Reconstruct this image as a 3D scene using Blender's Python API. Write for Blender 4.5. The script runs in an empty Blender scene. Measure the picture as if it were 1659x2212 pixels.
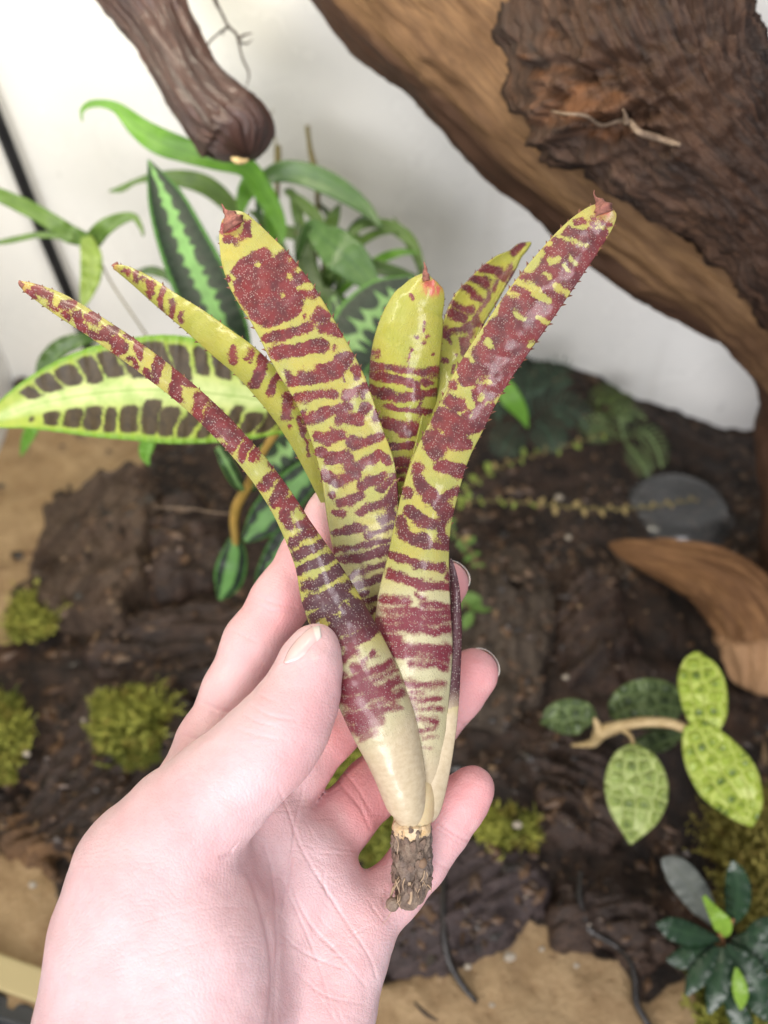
import bpy, math, random
import numpy as np
from mathutils import Vector, Matrix

random.seed(7); RNG = np.random.default_rng(11)
S = bpy.context.scene
COL = S.collection

# ------------------------------------------------------------------ camera
PITCH = 50.0                      # degrees below the horizon
CAM_Z = 0.50
cam_d = bpy.data.cameras.new('camera'); cam = bpy.data.objects.new('camera', cam_d); COL.objects.link(cam)
cam.location = (0, 0, CAM_Z); cam.rotation_euler = (math.radians(90 - PITCH), 0, 0)
cam_d.sensor_fit = 'VERTICAL'; cam_d.sensor_height = 24.0; cam_d.lens = 12.0 / math.tan(math.radians(30))
cam_d.clip_start = 0.01; cam_d.clip_end = 50
cam_d.dof.use_dof = True; cam_d.dof.focus_distance = 0.254; cam_d.dof.aperture_fstop = 5.4
S.camera = cam
S.render.resolution_x = 768; S.render.resolution_y = 1024

# ------------------------------------------------------------------ world, lamps, exposure
w = bpy.data.worlds.new('World'); S.world = w; w.use_nodes = True
bg = w.node_tree.nodes['Background']; bg.inputs[0].default_value = (0.90, 0.93, 1.0, 1); bg.inputs[1].default_value = 0.26

def area(name, loc, target, size, power, color, sy=None):
    L = bpy.data.lights.new(name, 'AREA'); L.energy = power; L.color = color
    L.size = size
    if sy: L.shape = 'RECTANGLE'; L.size_y = sy
    o = bpy.data.objects.new(name, L); COL.objects.link(o); o.location = loc
    o.rotation_euler = (Vector(target) - Vector(loc)).to_track_quat('-Z', 'Y').to_euler()
    return o
area('window_light', (-0.45, -1.55, 0.92), (0, 0.3, 0.25), 1.0, 31.0, (1.0, 0.965, 0.965), 0.9)
area('ceiling_lamp', (0.50, -0.50, 1.45), (0, 0.18, 0.25), 0.40, 5.8, (1.0, 0.945, 0.975), 0.30)
area('vivarium_lamp', (-0.17, 0.25, 0.66), (-0.26, 0.535, 0.42), 0.34, 2.3, (1.0, 0.91, 0.72), 0.10)
S.view_settings.view_transform = 'Standard'; S.view_settings.look = 'None'
S.view_settings.exposure = 0.42; S.view_settings.gamma = 1.0; S.view_settings.use_curve_mapping = False

# ------------------------------------------------------------------ pixel helpers (1659 x 2212 view of the photograph)
CX, CY, F = 829.5, 1106.0, 1106.0 * math.sqrt(3)
_a = math.radians(90 - PITCH)
RIGHT = np.array([1, 0, 0.]); UP = np.array([0, math.cos(_a), math.sin(_a)]); FWD = np.array([0, math.sin(_a), -math.cos(_a)])
CAMP = np.array([0, 0, CAM_Z])
def cam3(x, y, d): return np.array([(x - CX) / F * d, -(y - CY) / F * d, -d])
def to_world(c):
    c = np.asarray(c, float)
    return CAMP + c[..., 0:1] * RIGHT + c[..., 1:2] * UP - c[..., 2:3] * FWD
def P(x, y, d): return to_world(cam3(x, y, d))
def ray(x, y): return (x - CX) / F * RIGHT - (y - CY) / F * UP + FWD
def G(x, y, z=0.0):
    r = ray(x, y); return CAMP + r * ((z - CAM_Z) / r[2])
def Wy(x, y, yy):
    r = ray(x, y); return CAMP + r * (yy / r[1])
def proj(c):      # camera space -> px
    return CX + c[..., 0] / -c[..., 2] * F, CY - c[..., 1] / -c[..., 2] * F

# ------------------------------------------------------------------ noise
_T = RNG.random((32, 32, 32)).astype(np.float32)
def vnoise(p):
    p = np.asarray(p, np.float64); i = np.floor(p).astype(int); f = p - i; f = f * f * (3 - 2 * f)
    r = 0
    for a in (0, 1):
        for b in (0, 1):
            for c in (0, 1):
                wgt = (f[:, 0] if a else 1 - f[:, 0]) * (f[:, 1] if b else 1 - f[:, 1]) * (f[:, 2] if c else 1 - f[:, 2])
                r = r + wgt * _T[(i[:, 0] + a) & 31, (i[:, 1] + b) & 31, (i[:, 2] + c) & 31]
    return r * 2 - 1
def fbm(p, o=4, g=0.5):
    p = np.asarray(p, float); r = 0; a = 1.0
    for k in range(o):
        r = r + a * vnoise(p * (2.03 ** k) + 17.3 * k); a *= g
    return r
def sstep(a, b, x):
    t = np.clip((x - a) / (b - a), 0, 1); return t * t * (3 - 2 * t)

# ------------------------------------------------------------------ object helpers
def tag(o, label=None, cat=None, group=None, kind=None):
    if label: o['label'] = label
    if cat: o['category'] = cat
    if group: o['group'] = group
    if kind: o['kind'] = kind
    return o
def empty(name, loc, label, cat, group=None):
    o = bpy.data.objects.new(name, None); COL.objects.link(o); o.location = [float(v) for v in loc]; o.empty_display_size = 0.01
    return tag(o, label, cat, group)
def wloc(o):
    v = np.zeros(3)
    while o is not None:
        v += np.array(o.location); o = o.parent
    return v
def mk(name, V, Fc, mat, parent=None, smooth=True, uv=None, attrs=None, thick=0.0, sub=0, origin=None):
    V = np.asarray(V, float)
    if parent is not None: base = wloc(parent) if origin is None else np.asarray(origin, float)
    elif origin is not None: base = np.asarray(origin, float)
    else: base = np.array([V[:, 0].mean(), V[:, 1].mean(), V[:, 2].min()])
    me = bpy.data.meshes.new(name)
    Fl = Fc.tolist() if hasattr(Fc, 'tolist') else Fc
    me.from_pydata((V - base).tolist(), [], Fl)
    if smooth: me.polygons.foreach_set('use_smooth', [True] * len(me.polygons))
    if uv is not None:
        l = me.uv_layers.new(name='UVMap'); idx = np.zeros(len(me.loops), int); me.loops.foreach_get('vertex_index', idx)
        l.data.foreach_set('uv', np.asarray(uv, np.float32)[idx].ravel())
    for k, a in (attrs or {}).items():
        at = me.attributes.new(k, 'FLOAT', 'POINT'); at.data.foreach_set('value', np.asarray(a, np.float32))
    me.materials.append(mat); me.update()
    o = bpy.data.objects.new(name, me); COL.objects.link(o)
    if parent is not None:
        o.parent = parent; o.location = (base - wloc(parent)).tolist()
    else: o.location = base.tolist()
    if thick:
        m = o.modifiers.new('thickness', 'SOLIDIFY'); m.thickness = thick; m.offset = 0
    if sub:
        m = o.modifiers.new('subdivision', 'SUBSURF'); m.levels = sub; m.render_levels = sub
    return o
def grid_faces(nv, nu, wrap=False):
    i = np.arange(nv)[:, None]; n = nu if wrap else nu + 1; j = np.arange(nu)[None, :]
    a = i * n + j; b = i * n + (j + 1) % n
    return np.stack([a, b, b + n, a + n], -1).reshape(-1, 4)
def spline(C, n, even=True):
    C = np.asarray(C, float); k = len(C)
    seg = np.linalg.norm(np.diff(C[:, :2], axis=0), axis=1); t = np.concatenate([[0], np.cumsum(np.maximum(seg, 1e-6))])
    m = np.zeros_like(C)
    for i in range(k):
        if i == 0: m[i] = (C[1] - C[0]) / (t[1] - t[0])
        elif i == k - 1: m[i] = (C[i] - C[i - 1]) / (t[i] - t[i - 1])
        else: m[i] = (C[i + 1] - C[i - 1]) / (t[i + 1] - t[i - 1])
    q = np.linspace(0, t[-1], n); j = np.clip(np.searchsorted(t, q, side='right') - 1, 0, k - 2)
    h = (t[j + 1] - t[j])[:, None]; s = ((q - t[j]) / (t[j + 1] - t[j]))[:, None]
    return (2*s**3-3*s**2+1)*C[j] + (s**3-2*s**2+s)*h*m[j] + (-2*s**3+3*s**2)*C[j+1] + (s**3-s**2)*h*m[j+1]
def unit(v): return v / np.maximum(np.linalg.norm(v, axis=-1, keepdims=True), 1e-12)

def leaf_surface(ctrl, nu=14, nv=60, wav=0.0, wfreq=9.0, seed=0.0):
    """ctrl rows: x, y, depth, width px, arc deg (+ convex to viewer), roll deg"""
    C = np.array([list(r) + [0.0] * (6 - len(r)) for r in ctrl], float)
    Q = spline(C, nv + 1)
    c = np.stack([(Q[:, 0] - CX) / F * Q[:, 2], -(Q[:, 1] - CY) / F * Q[:, 2], -Q[:, 2]], -1)
    wd = np.maximum(Q[:, 3], 0.6) / F * Q[:, 2]
    T = unit(np.gradient(c, axis=0)); Vw = unit(-c)
    N = unit(Vw - (Vw * T).sum(-1, keepdims=True) * T); B = np.cross(T, N)
    ro = np.radians(Q[:, 5])[:, None]
    N, B = N * np.cos(ro) + B * np.sin(ro), B * np.cos(ro) - N * np.sin(ro)
    A = np.radians(Q[:, 4]); A = np.where(np.abs(A) < 0.06, 0.06, A)
    u = np.linspace(-1, 1, nu + 1)[None, :]
    R = (wd / (2 * np.sin(np.minimum(np.abs(A), math.pi) / 2)))[:, None]
    th = u * np.abs(A)[:, None] / 2
    b = R * np.sin(th); n = R * (np.cos(th) - 1) * np.sign(A)[:, None]
    s = np.linspace(0, 1, nv + 1)[:, None]
    if wav:
        n = n + wav * wd[:, None] * np.abs(u) ** 2 * np.sin(s * wfreq * 6.28 + u * 1.3 + seed + 1.5 * np.sin(s * 9 + seed)) * sstep(0, .12, s)
    V = c[:, None] + b[..., None] * B[:, None] + n[..., None] * N[:, None]
    L = np.concatenate([[0], np.cumsum(np.linalg.norm(np.diff(c, axis=0), axis=1))])
    uv = np.stack([(u * wd[:, None] / 2) * 100 + 0.0 * s, np.repeat(L[:, None], nu + 1, 1) * 100], -1).reshape(-1, 2)
    U = np.repeat(u, nv + 1, 0).ravel(); Sg = np.repeat(s, nu + 1, 1).ravel()
    return V.reshape(-1, 3), grid_faces(nv, nu), uv, U, Sg, (c, T, N, B, wd)

def tube_surface(ctrl, nu=16, nv=60, flat=1.0, cap=True):
    """ctrl rows: x, y, depth, radius px"""
    Q = spline(np.array(ctrl, float), nv + 1)
    c = np.stack([(Q[:, 0] - CX) / F * Q[:, 2], -(Q[:, 1] - CY) / F * Q[:, 2], -Q[:, 2]], -1)
    r = np.maximum(Q[:, 3], 0.3) / F * Q[:, 2]
    T = unit(np.gradient(c, axis=0)); Vw = unit(-c)
    N = unit(Vw - (Vw * T).sum(-1, keepdims=True) * T); B = np.cross(T, N)
    a = np.linspace(0, 2 * math.pi, nu, endpoint=False)[None, :]
    V = c[:, None] + r[:, None, None] * (np.cos(a)[..., None] * B[:, None] + flat * np.sin(a)[..., None] * N[:, None])
    nrm = np.cos(a)[..., None] * B[:, None] + np.sin(a)[..., None] * N[:, None]
    L = np.concatenate([[0], np.cumsum(np.linalg.norm(np.diff(c, axis=0), axis=1))])
    Fc = grid_faces(nv, nu, True).tolist()
    if cap: Fc.append(list(range(nu))[::-1]); Fc.append([nv * nu + k for k in range(nu)])
    A = np.repeat(a, nv + 1, 0).ravel(); LL = np.repeat(L[:, None], nu, 1).ravel()
    return V.reshape(-1, 3), Fc, nrm.reshape(-1, 3), A, LL, np.repeat(r[:, None], nu, 1).ravel()

def seg_field(px, py, segs, k=1.8):
    """soft union of capsules (x0,y0,x1,y1,thickness) -> signed px, positive inside; negative thickness cuts"""
    f = np.full(px.shape, -60.0)
    for (x0, y0, x1, y1, th) in segs:
        dx, dy = x1 - x0, y1 - y0; q = dx * dx + dy * dy
        t = np.clip(((px - x0) * dx + (py - y0) * dy) / q, 0, 1) if q > 1e-9 else 0.0
        d = np.hypot(px - x0 - t * dx, py - y0 - t * dy)
        if th > 0: f = k * np.logaddexp(f / k, (th / 2 - d) / k)
        else: f = np.minimum(f, d - (-th) / 2 - 3.2)
    return f
CROPS = {'A': (500, 500, 500/1659), 'B': (0, 650, 600/1659), 'C': (900, 470, 640/1659), 'D': (680, 1000, 560/1659),
         'E': (680, 1480, 600/1659), 'R1': (0, 0, 960/1659), 'R2': (960, 0, 960/1659), 'R3': (0, 640, 960/1659),
         'R4': (960, 640, 960/1659), 'R8': (960, 1920, 960/1659)}
K = 1659 / 1920
def crop(c, segs):
    ox, oy, s = CROPS[c]; out = []
    for g in segs:
        if len(g) == 3: g = (g[0], g[1], g[0], g[1], g[2])
        out.append(((ox + s*g[0])*K, (oy + s*g[1])*K, (ox + s*g[2])*K, (oy + s*g[3])*K, g[4]*s*K))
    return out
def poly_sd(x, y, poly):
    """signed distance to polygon, positive inside"""
    poly = np.asarray(poly, float); d = np.full(x.shape, 1e9); ins = np.zeros(x.shape, bool); n = len(poly)
    for i in range(n):
        a = poly[i]; b = poly[(i + 1) % n]; e = b - a
        t = np.clip(((x - a[0]) * e[0] + (y - a[1]) * e[1]) / (e @ e), 0, 1)
        d = np.minimum(d, np.hypot(x - a[0] - t * e[0], y - a[1] - t * e[1]))
        c = ((a[1] > y) != (b[1] > y)) & (x < (b[0] - a[0]) * (y - a[1]) / ((b[1] - a[1]) if b[1] != a[1] else 1e-9) + a[0])
        ins ^= c
    return np.where(ins, d, -d)

# ------------------------------------------------------------------ materials
class NT:
    def __init__(s, name):
        s.m = bpy.data.materials.new(name); s.m.use_nodes = True; s.t = s.m.node_tree; s.n = s.t.nodes
        s.b = s.n['Principled BSDF']; s.out = s.n['Material Output']
    def add(s, ty, ins=None, **kw):
        n = s.n.new(ty)
        for k, v in kw.items(): setattr(n, k, v)
        for k, v in (ins or {}).items():
            if hasattr(v, 'is_output'): s.t.links.new(v, n.inputs[k])
            else: n.inputs[k].default_value = v
        return n
    def link(s, a, b): s.t.links.new(a, b)
    def set(s, **kw):
        for k, v in kw.items():
            k = k.replace('_', ' ')
            if hasattr(v, 'is_output'): s.t.links.new(v, s.b.inputs[k])
            else: s.b.inputs[k].default_value = v
    def attr(s, name): return s.add('ShaderNodeAttribute', attribute_name=name).outputs['Fac']
    def noise(s, vec, scale, detail=4, rough=0.55, dist=0.0):
        return s.add('ShaderNodeTexNoise', {'Vector': vec, 'Scale': scale, 'Detail': detail, 'Roughness': rough, 'Distortion': dist}).outputs['Fac']
    def vor(s, vec, scale, feature='F1', out='Distance', rnd=1.0):
        return s.add('ShaderNodeTexVoronoi', {'Vector': vec, 'Scale': scale, 'Randomness': rnd}, feature=feature).outputs[out]
    def math(s, op, a, b=0.0, c=0.0, clamp=False):
        n = s.n.new('ShaderNodeMath'); n.operation = op; n.use_clamp = clamp
        for i, v in enumerate((a, b, c)):
            if hasattr(v, 'is_output'): s.t.links.new(v, n.inputs[i])
            else: n.inputs[i].default_value = v
        return n.outputs[0]
    def ramp(s, v, lo, hi, a=0.0, b=1.0):
        return s.add('ShaderNodeMapRange', {'Value': v, 'From Min': lo, 'From Max': hi, 'To Min': a, 'To Max': b}, interpolation_type='SMOOTHSTEP').outputs[0]
    def mix(s, f, a, b, mode='MIX'):
        n = s.n.new('ShaderNodeMix'); n.data_type = 'RGBA'; n.blend_type = mode
        for i, v in ((0, f), (6, a), (7, b)):
            if hasattr(v, 'is_output'): s.t.links.new(v, n.inputs[i])
            else: n.inputs[i].default_value = (tuple(v) + (1,) if isinstance(v, (tuple, list)) and len(v) == 3 else v)
        return n.outputs[2]
    def mapv(s, vec, scale=(1, 1, 1), rot=(0, 0, 0)):
        return s.add('ShaderNodeMapping', {'Vector': vec, 'Scale': scale, 'Rotation': rot}).outputs[0]
    def obj(s): return s.add('ShaderNodeTexCoord').outputs['Object']
    def uv(s): return s.add('ShaderNodeTexCoord').outputs['UV']
    def bump(s, h, strength, dist, prev=None):
        n = s.add('ShaderNodeBump', {'Height': h, 'Strength': strength, 'Distance': dist})
        if prev: s.link(prev, n.inputs['Normal'])
        return n.outputs[0]
    def translucent(s, col, f):
        t = s.add('ShaderNodeBsdfTranslucent', {'Color': col}).outputs[0]
        mx = s.add('ShaderNodeMixShader', {'Fac': f}); s.link(s.b.outputs[0], mx.inputs[1]); s.link(t, mx.inputs[2])
        s.link(mx.outputs[0], s.out.inputs[0])

def mat_bromeliad(name, yellow=(0.41, 0.35, 0.060), yellow2=(0.33, 0.335, 0.075), dark=1.0, dot=0.5):
    m = NT(name); uv = m.uv(); ob = m.obj()
    mask = m.attr('mask'); cream = m.attr('cream'); red = m.attr('red')
    n1 = m.noise(uv, 5.0, 5, 0.6); n2 = m.noise(m.mapv(uv, (6, 1.6, 1)), 4.0, 4, 0.6)
    fld = m.math('ADD', mask, m.math('MULTIPLY', m.math('SUBTRACT', n1, 0.5), 10.0))
    fld = m.math('ADD', fld, m.math('MULTIPLY', m.math('SUBTRACT', n2, 0.5), 8.0))
    fld = m.math('ADD', fld, 1.5)
    fld = m.math('MULTIPLY', fld, m.ramp(m.noise(uv, 1.8, 3), .35, .68, 1.25, .38))
    vd = m.vor(uv, 18.0, rnd=0.7)
    fld = m.math('ADD', fld, m.math('MULTIPLY', m.math('SUBTRACT', vd, 0.42), 5.0))
    fld = m.math('MULTIPLY', fld, m.math('SUBTRACT', 1.0, m.math('MULTIPLY', m.attr('wash'), 0.72)))
    fac = m.ramp(fld, -2.0, 2.4)
    # faint freckles
    fr = m.ramp(m.noise(uv, 26, 2, 0.5), 0.715, 0.75)
    fac = m.math('MAXIMUM', fac, m.math('MULTIPLY', fr, 0.75))
    y = m.mix(m.ramp(m.noise(uv, 1.2, 3), 0.3, 0.7), yellow, yellow2)
    y = m.mix(m.ramp(m.noise(m.mapv(uv, (14, .5, 1)), 6, 2), 0.35, 0.75, 0, 0.35), y, (0.50, 0.50, 0.16))
    a = tuple(v * dark for v in (0.172, 0.015, 0.017)); b = tuple(v * dark for v in (0.082, 0.009, 0.013))
    mr = m.mix(m.ramp(m.noise(uv, 2.4, 4), 0.35, 0.68), a, b)
    mr = m.mix(m.ramp(m.noise(m.mapv(uv, (1, 1.6, 1)), 1.6, 3), 0.52, 0.72, 0, 0.38), mr, (0.235, 0.075, 0.080))
    mr = m.mix(m.attr('plum'), mr, (0.052, 0.014, 0.022))
    col = m.mix(fac, y, mr)
    col = m.mix(red, col, (0.50, 0.05, 0.06))
    pale = m.mix(m.ramp(m.noise(uv, 7, 3), .3, .7), (0.62, 0.52, 0.355), (0.54, 0.44, 0.285))
    col = m.mix(m.attr('wash'), col, m.mix(fac, (0.56, 0.52, 0.34), (0.19, 0.025, 0.042)))
    col = m.mix(cream, col, pale)
    # rows of pale scale dots
    v = m.vor(m.mapv(uv, (1, 0.85, 1)), 18.0, rnd=0.7)
    dots = m.ramp(v, 0.20, 0.40, 1.0, 0.0)
    dm = m.math('MULTIPLY', dots, m.math('ADD', m.math('MULTIPLY', fac, 0.20), 0.10))
    dm = m.math('MULTIPLY', dm, m.math('SUBTRACT', 1.0, cream))
    dm = m.math('MULTIPLY', dm, m.math('MULTIPLY', m.ramp(m.noise(uv, 1.7, 3), .25, .7, .6, 1.15), dot * 2))
    col = m.mix(dm, col, (0.74, 0.66, 0.58))
    lines = m.noise(m.mapv(uv, (22, .35, 1)), 5, 2)
    h = m.math('ADD', m.math('MULTIPLY', dots, 0.7), m.math('MULTIPLY', lines, 0.55))
    h = m.math('MULTIPLY', h, m.math('SUBTRACT', 1.0, m.math('MULTIPLY', cream, 0.85)))
    nb = m.bump(h, 0.55, 0.0004)
    m.set(Base_Color=col, Roughness=m.ramp(m.noise(uv, 3, 3), .3, .7, .30, .46), Normal=nb, Specular_IOR_Level=0.55, Coat_Weight=0.35, Coat_Roughness=0.17)
    m.translucent(col, 0.08)
    return m.m

def mat_leaf(name, c1, c2, vein=(0.2, 0.4, 0.1), rough=0.38, tr=0.25, vs=0.0, spec=0.5):
    m = NT(name); uv = m.uv(); n = m.noise(uv, 0.9, 4, 0.6)
    col = m.mix(m.ramp(n, .3, .7), c1, c2)
    U = m.attr('u'); mid = m.ramp(m.math('ABSOLUTE', U), 0.03, 0.13, 0.7, 0.0)
    col = m.mix(mid, col, vein)
    if vs:
        s = m.attr('s'); wv = m.math('ABSOLUTE', m.math('SINE', m.math('ADD', m.math('MULTIPLY', s, vs), m.math('MULTIPLY', m.math('ABSOLUTE', U), -4.0))))
        col = m.mix(m.ramp(wv, 0.0, 0.22, 0.35, 0.0), col, vein)
    nb = m.bump(m.noise(m.mapv(uv, (4, 1, 1)), 4, 3), 0.25, 0.0008)
    m.set(Base_Color=col, Roughness=rough, Normal=nb, Specular_IOR_Level=spec); m.translucent(col, tr)
    return m.m

def mat_patterned(name, light, rib, dark, edge, soft=3.0):
    m = NT(name); uv = m.uv()
    fld = m.math('ADD', m.attr('mask'), m.math('MULTIPLY', m.math('SUBTRACT', m.noise(uv, 7, 4, .6), 0.5), 9.0))
    fld = m.math('ADD', fld, 0.3)
    f = m.ramp(fld, -soft, soft)
    U = m.math('ABSOLUTE', m.attr('u'))
    base = m.mix(m.ramp(U, 0.05, 0.55), rib, light)
    base = m.mix(m.ramp(U, 0.80, 0.98), base, edge)
    base = m.mix(m.ramp(m.noise(uv, 1.1, 4), .35, .7, 0, .5), base, edge)
    base = m.mix(m.ramp(U, 0.0, 0.035, 0.55, 0.0), base, edge)
    dk = m.mix(m.ramp(m.vor(uv, 5.0, 'DISTANCE_TO_EDGE'), 0.0, 0.10, 0.35, 0.0), dark, tuple(min(1, v * 2.0) for v in dark))
    dk = m.mix(m.ramp(m.noise(uv, 2.5, 4), .4, .7), dk, tuple(v * 0.65 for v in dark))
    col = m.mix(f, base, dk)
    nb = m.bump(m.noise(uv, 14, 4), 0.35, 0.0006)
    m.set(Base_Color=col, Roughness=0.42, Normal=nb); m.translucent(col, 0.28)
    return m.m

def mat_jewel(name, c1, c2, veinc):
    m = NT(name); uv = m.uv(); U = m.attr('u'); s = m.attr('s')
    cell = m.vor(m.mapv(uv, (1, 1.25, 1)), 1.45, 'DISTANCE_TO_EDGE', rnd=0.6)
    f1 = m.vor(m.mapv(uv, (1, 1.25, 1)), 1.45, rnd=0.6)
    col = m.mix(m.ramp(f1, 0.18, 0.42), c2, c1)
    fine = m.vor(uv, 7.5, 'DISTANCE_TO_EDGE')
    col = m.mix(m.ramp(fine, 0.0, 0.07, 0.12, 0.0), col, veinc)
    col = m.mix(m.ramp(cell, 0.0, 0.08, 0.75, 0.0), col, veinc)
    lv = m.math('ABSOLUTE', m.math('SINE', m.math('MULTIPLY', U, 6.9)))
    col = m.mix(m.ramp(lv, 0.0, 0.12, 0.85, 0.0), col, veinc)
    h = m.math('SUBTRACT', m.ramp(cell, 0, .35), m.ramp(lv, 0, .3, 0.4, 0))
    nb = m.bump(h, 0.8, 0.0022)
    m.set(Base_Color=col, Roughness=0.45, Normal=nb); m.translucent(col, 0.12)
    return m.m

def mat_wood(name, c1, c2, c3, axis_scale=(60, 60, 9), rough=0.75, bump=0.6, spec=0.3, coat=0.0, attr=None, c4=None):
    m = NT(name); ob = m.add('ShaderNodeAttribute', attribute_name='woodco').outputs['Vector'] if False else m.uv()
    n1 = m.noise(m.mapv(ob, axis_scale), 1.0, 6, 0.62, 0.3); n2 = m.noise(ob, 9, 5, 0.6); n3 = m.noise(m.mapv(ob, tuple(v * 3 for v in axis_scale)), 1.0, 4, 0.6)
    n4 = m.noise(m.mapv(ob, (800, 85, 1)), 1.0, 5, 0.65, 0.4)
    col = m.mix(m.ramp(n1, .32, .68), c1, c2); col = m.mix(m.ramp(n2, .45, .70), col, c3)
    col = m.mix(m.ramp(n4, .35, .68, .45, 0), col, tuple(v * 0.4 for v in c1))
    if attr: col = m.mix(m.attr(attr), col, c4)
    h = m.math('ADD', m.math('MULTIPLY', n1, 0.6), m.math('ADD', m.math('MULTIPLY', n3, 0.3), m.math('MULTIPLY', n4, 0.35)))
    m.set(Base_Color=col, Roughness=m.ramp(n2, .3, .7, rough - .12, min(1, rough + .1)), Normal=m.bump(h, bump, 0.004), Specular_IOR_Level=spec, Coat_Weight=coat, Coat_Roughness=0.25)
    return m.m

def mat_plain(name, c1, c2, scale=60, rough=0.6, bump=0.3, dist=0.001, spec=0.4, tr=0.0):
    m = NT(name); ob = m.obj(); n = m.noise(ob, scale, 5, .6)
    col = m.mix(m.ramp(n, .3, .7), c1, c2)
    m.set(Base_Color=col, Roughness=rough, Specular_IOR_Level=spec, Normal=m.bump(m.noise(ob, scale * 3, 4), bump, dist))
    if tr: m.translucent(col, tr)
    return m.m

# ------------------------------------------------------------------ setting: walls and ground
WALL_Y = 0.535
def box(name, a, b, mat, parent=None, kind=None, bev=0.0):
    x0, y0, z0 = a; x1, y1, z1 = b
    V = [(x0,y0,z0),(x1,y0,z0),(x1,y1,z0),(x0,y1,z0),(x0,y0,z1),(x1,y0,z1),(x1,y1,z1),(x0,y1,z1)]
    Fc = [(3,2,1,0),(4,5,6,7),(0,1,5,4),(1,2,6,5),(2,3,7,6),(3,0,4,7)]
    o = mk(name, V, Fc, mat, parent, smooth=False)
    if bev:
        md = o.modifiers.new('bevel', 'BEVEL'); md.width = bev; md.segments = 2
    if kind: o['kind'] = kind
    return o
def mat_wall():
    m = NT('wall_panel'); ob = m.obj()
    col = m.mix(m.ramp(m.noise(ob, 6, 5, .6), .35, .7), (0.82, 0.82, 0.79), (0.75, 0.76, 0.74))
    sp = m.ramp(m.noise(ob, 48, 2, .5), .72, .80); col = m.mix(m.math('MULTIPLY', sp, 0.35), col, (0.40, 0.40, 0.38))
    streak = m.ramp(m.noise(m.mapv(ob, (30, 30, 2)), 1, 4), .60, .78, 0, .22); col = m.mix(streak, col, (0.55, 0.54, 0.50))
    m.set(Base_Color=col, Roughness=m.ramp(m.noise(ob, 14, 4), .35, .65, .16, .34), Specular_IOR_Level=0.5, Normal=m.bump(m.noise(ob, 5, 2), 0.15, 0.006))
    return m.m
MW = mat_wall()
box('back_wall', (-0.295, WALL_Y, -0.12), (0.62, WALL_Y + 0.01, 0.62), MW, kind='structure')
box('side_wall', (-0.305, 0.05, -0.12), (-0.2952, WALL_Y + 0.01, 0.62), MW, kind='structure')

def gpoly(pts, z=0.0): return [tuple(G(x, y, z)[:2]) for x, y in pts]
SAND = [gpoly([(-150, 900), (60, 905), (330, 930), (300, 1030), (130, 1090), (80, 1250), (30, 1400), (-200, 1420)]),
        gpoly([(-150, 1870), (60, 1850), (110, 1900), (150, 2060), (300, 2300), (-200, 2300)]),
        gpoly([(780, 2110), (900, 2090), (1010, 2080), (1110, 2010), (1170, 1985), (1230, 2035), (1330, 2060), (1400, 2130), (1500, 2120), (1560, 2330), (700, 2330)])]
def ground_h(x, y):
    p = np.stack([x, y, 0 * x], -1)
    h = 0.010 * fbm(p * 14, 4) + 0.0035 * fbm(p * 70 + 5, 3)
    h = h + 0.060 * np.exp(-((x - 0.075) / 0.11) ** 2 - ((y - 0.555) / 0.075) ** 2)
    h = h - 0.030 * sstep(0.17, 0.36, x) * sstep(.38, .55, y)
    h = h + 0.02 * sstep(-0.20, -0.29, x)
    return h
gx, gy = np.meshgrid(np.linspace(-0.294, 0.62, 320), np.linspace(0.05, WALL_Y - 0.001, 190))
gx = gx.ravel(); gy = gy.ravel(); gz = ground_h(gx, gy)
gsd = np.full(gx.shape, -1.0)
for q in SAND: gsd = np.maximum(gsd, poly_sd(gx, gy, q))
gn = fbm(np.stack([gx * 40, gy * 40, 0 * gx], -1), 4)
sandf = sstep(-0.006, 0.006, gsd + 0.009 * gn)
gz = gz * (1 - 0.55 * sandf) + 0.002 * sandf
def mat_ground():
    m = NT('ground_soil'); ob = m.obj(); sd = m.attr('sand')
    n1 = m.noise(ob, 60, 6, .65); n2 = m.noise(ob, 220, 5, .7); n3 = m.noise(ob, 22, 4)
    soil = m.mix(m.ramp(n1, .35, .68), (0.010, 0.006, 0.004), (0.046, 0.026, 0.016))
    soil = m.mix(m.ramp(n3, .56, .74), soil, (0.062, 0.030, 0.016))
    soil = m.mix(m.ramp(n2, .62, .76, 0, .7), soil, (0.11, 0.07, 0.045))
    sand = m.mix(m.ramp(n1, .30, .70), (0.27, 0.175, 0.085), (0.38, 0.265, 0.14))
    sand = m.mix(m.ramp(n2, .30, .42, .6, 0), sand, (0.23, 0.13, 0.06))
    sand = m.mix(m.ramp(m.noise(ob, 38, 3), .66, .74, 0, .75), sand, (0.16, 0.085, 0.04))
    f = m.ramp(m.math('ADD', sd, m.math('MULTIPLY', m.math('SUBTRACT', n1, .5), 0.9)), .35, .65)
    col = m.mix(f, soil, sand)
    h = m.math('ADD', m.math('MULTIPLY', n1, .6), m.math('MULTIPLY', n2, .5))
    m.set(Base_Color=col, Roughness=m.ramp(n3, .3, .7, .5, .85), Normal=m.bump(h, 0.9, 0.006), Specular_IOR_Level=.4)
    return m.m
MG = mat_ground()
tag(mk('ground', np.stack([gx, gy, gz], -1), grid_faces(189, 319), MG, attrs={'sand': sandf}, origin=(0, 0, 0)), kind='structure')
# soil body so the ground sheet has a closed front
box('front_soil', (-0.294, 0.044, -0.12), (0.62, 0.0498, -0.012), MG, kind='structure')

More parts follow.
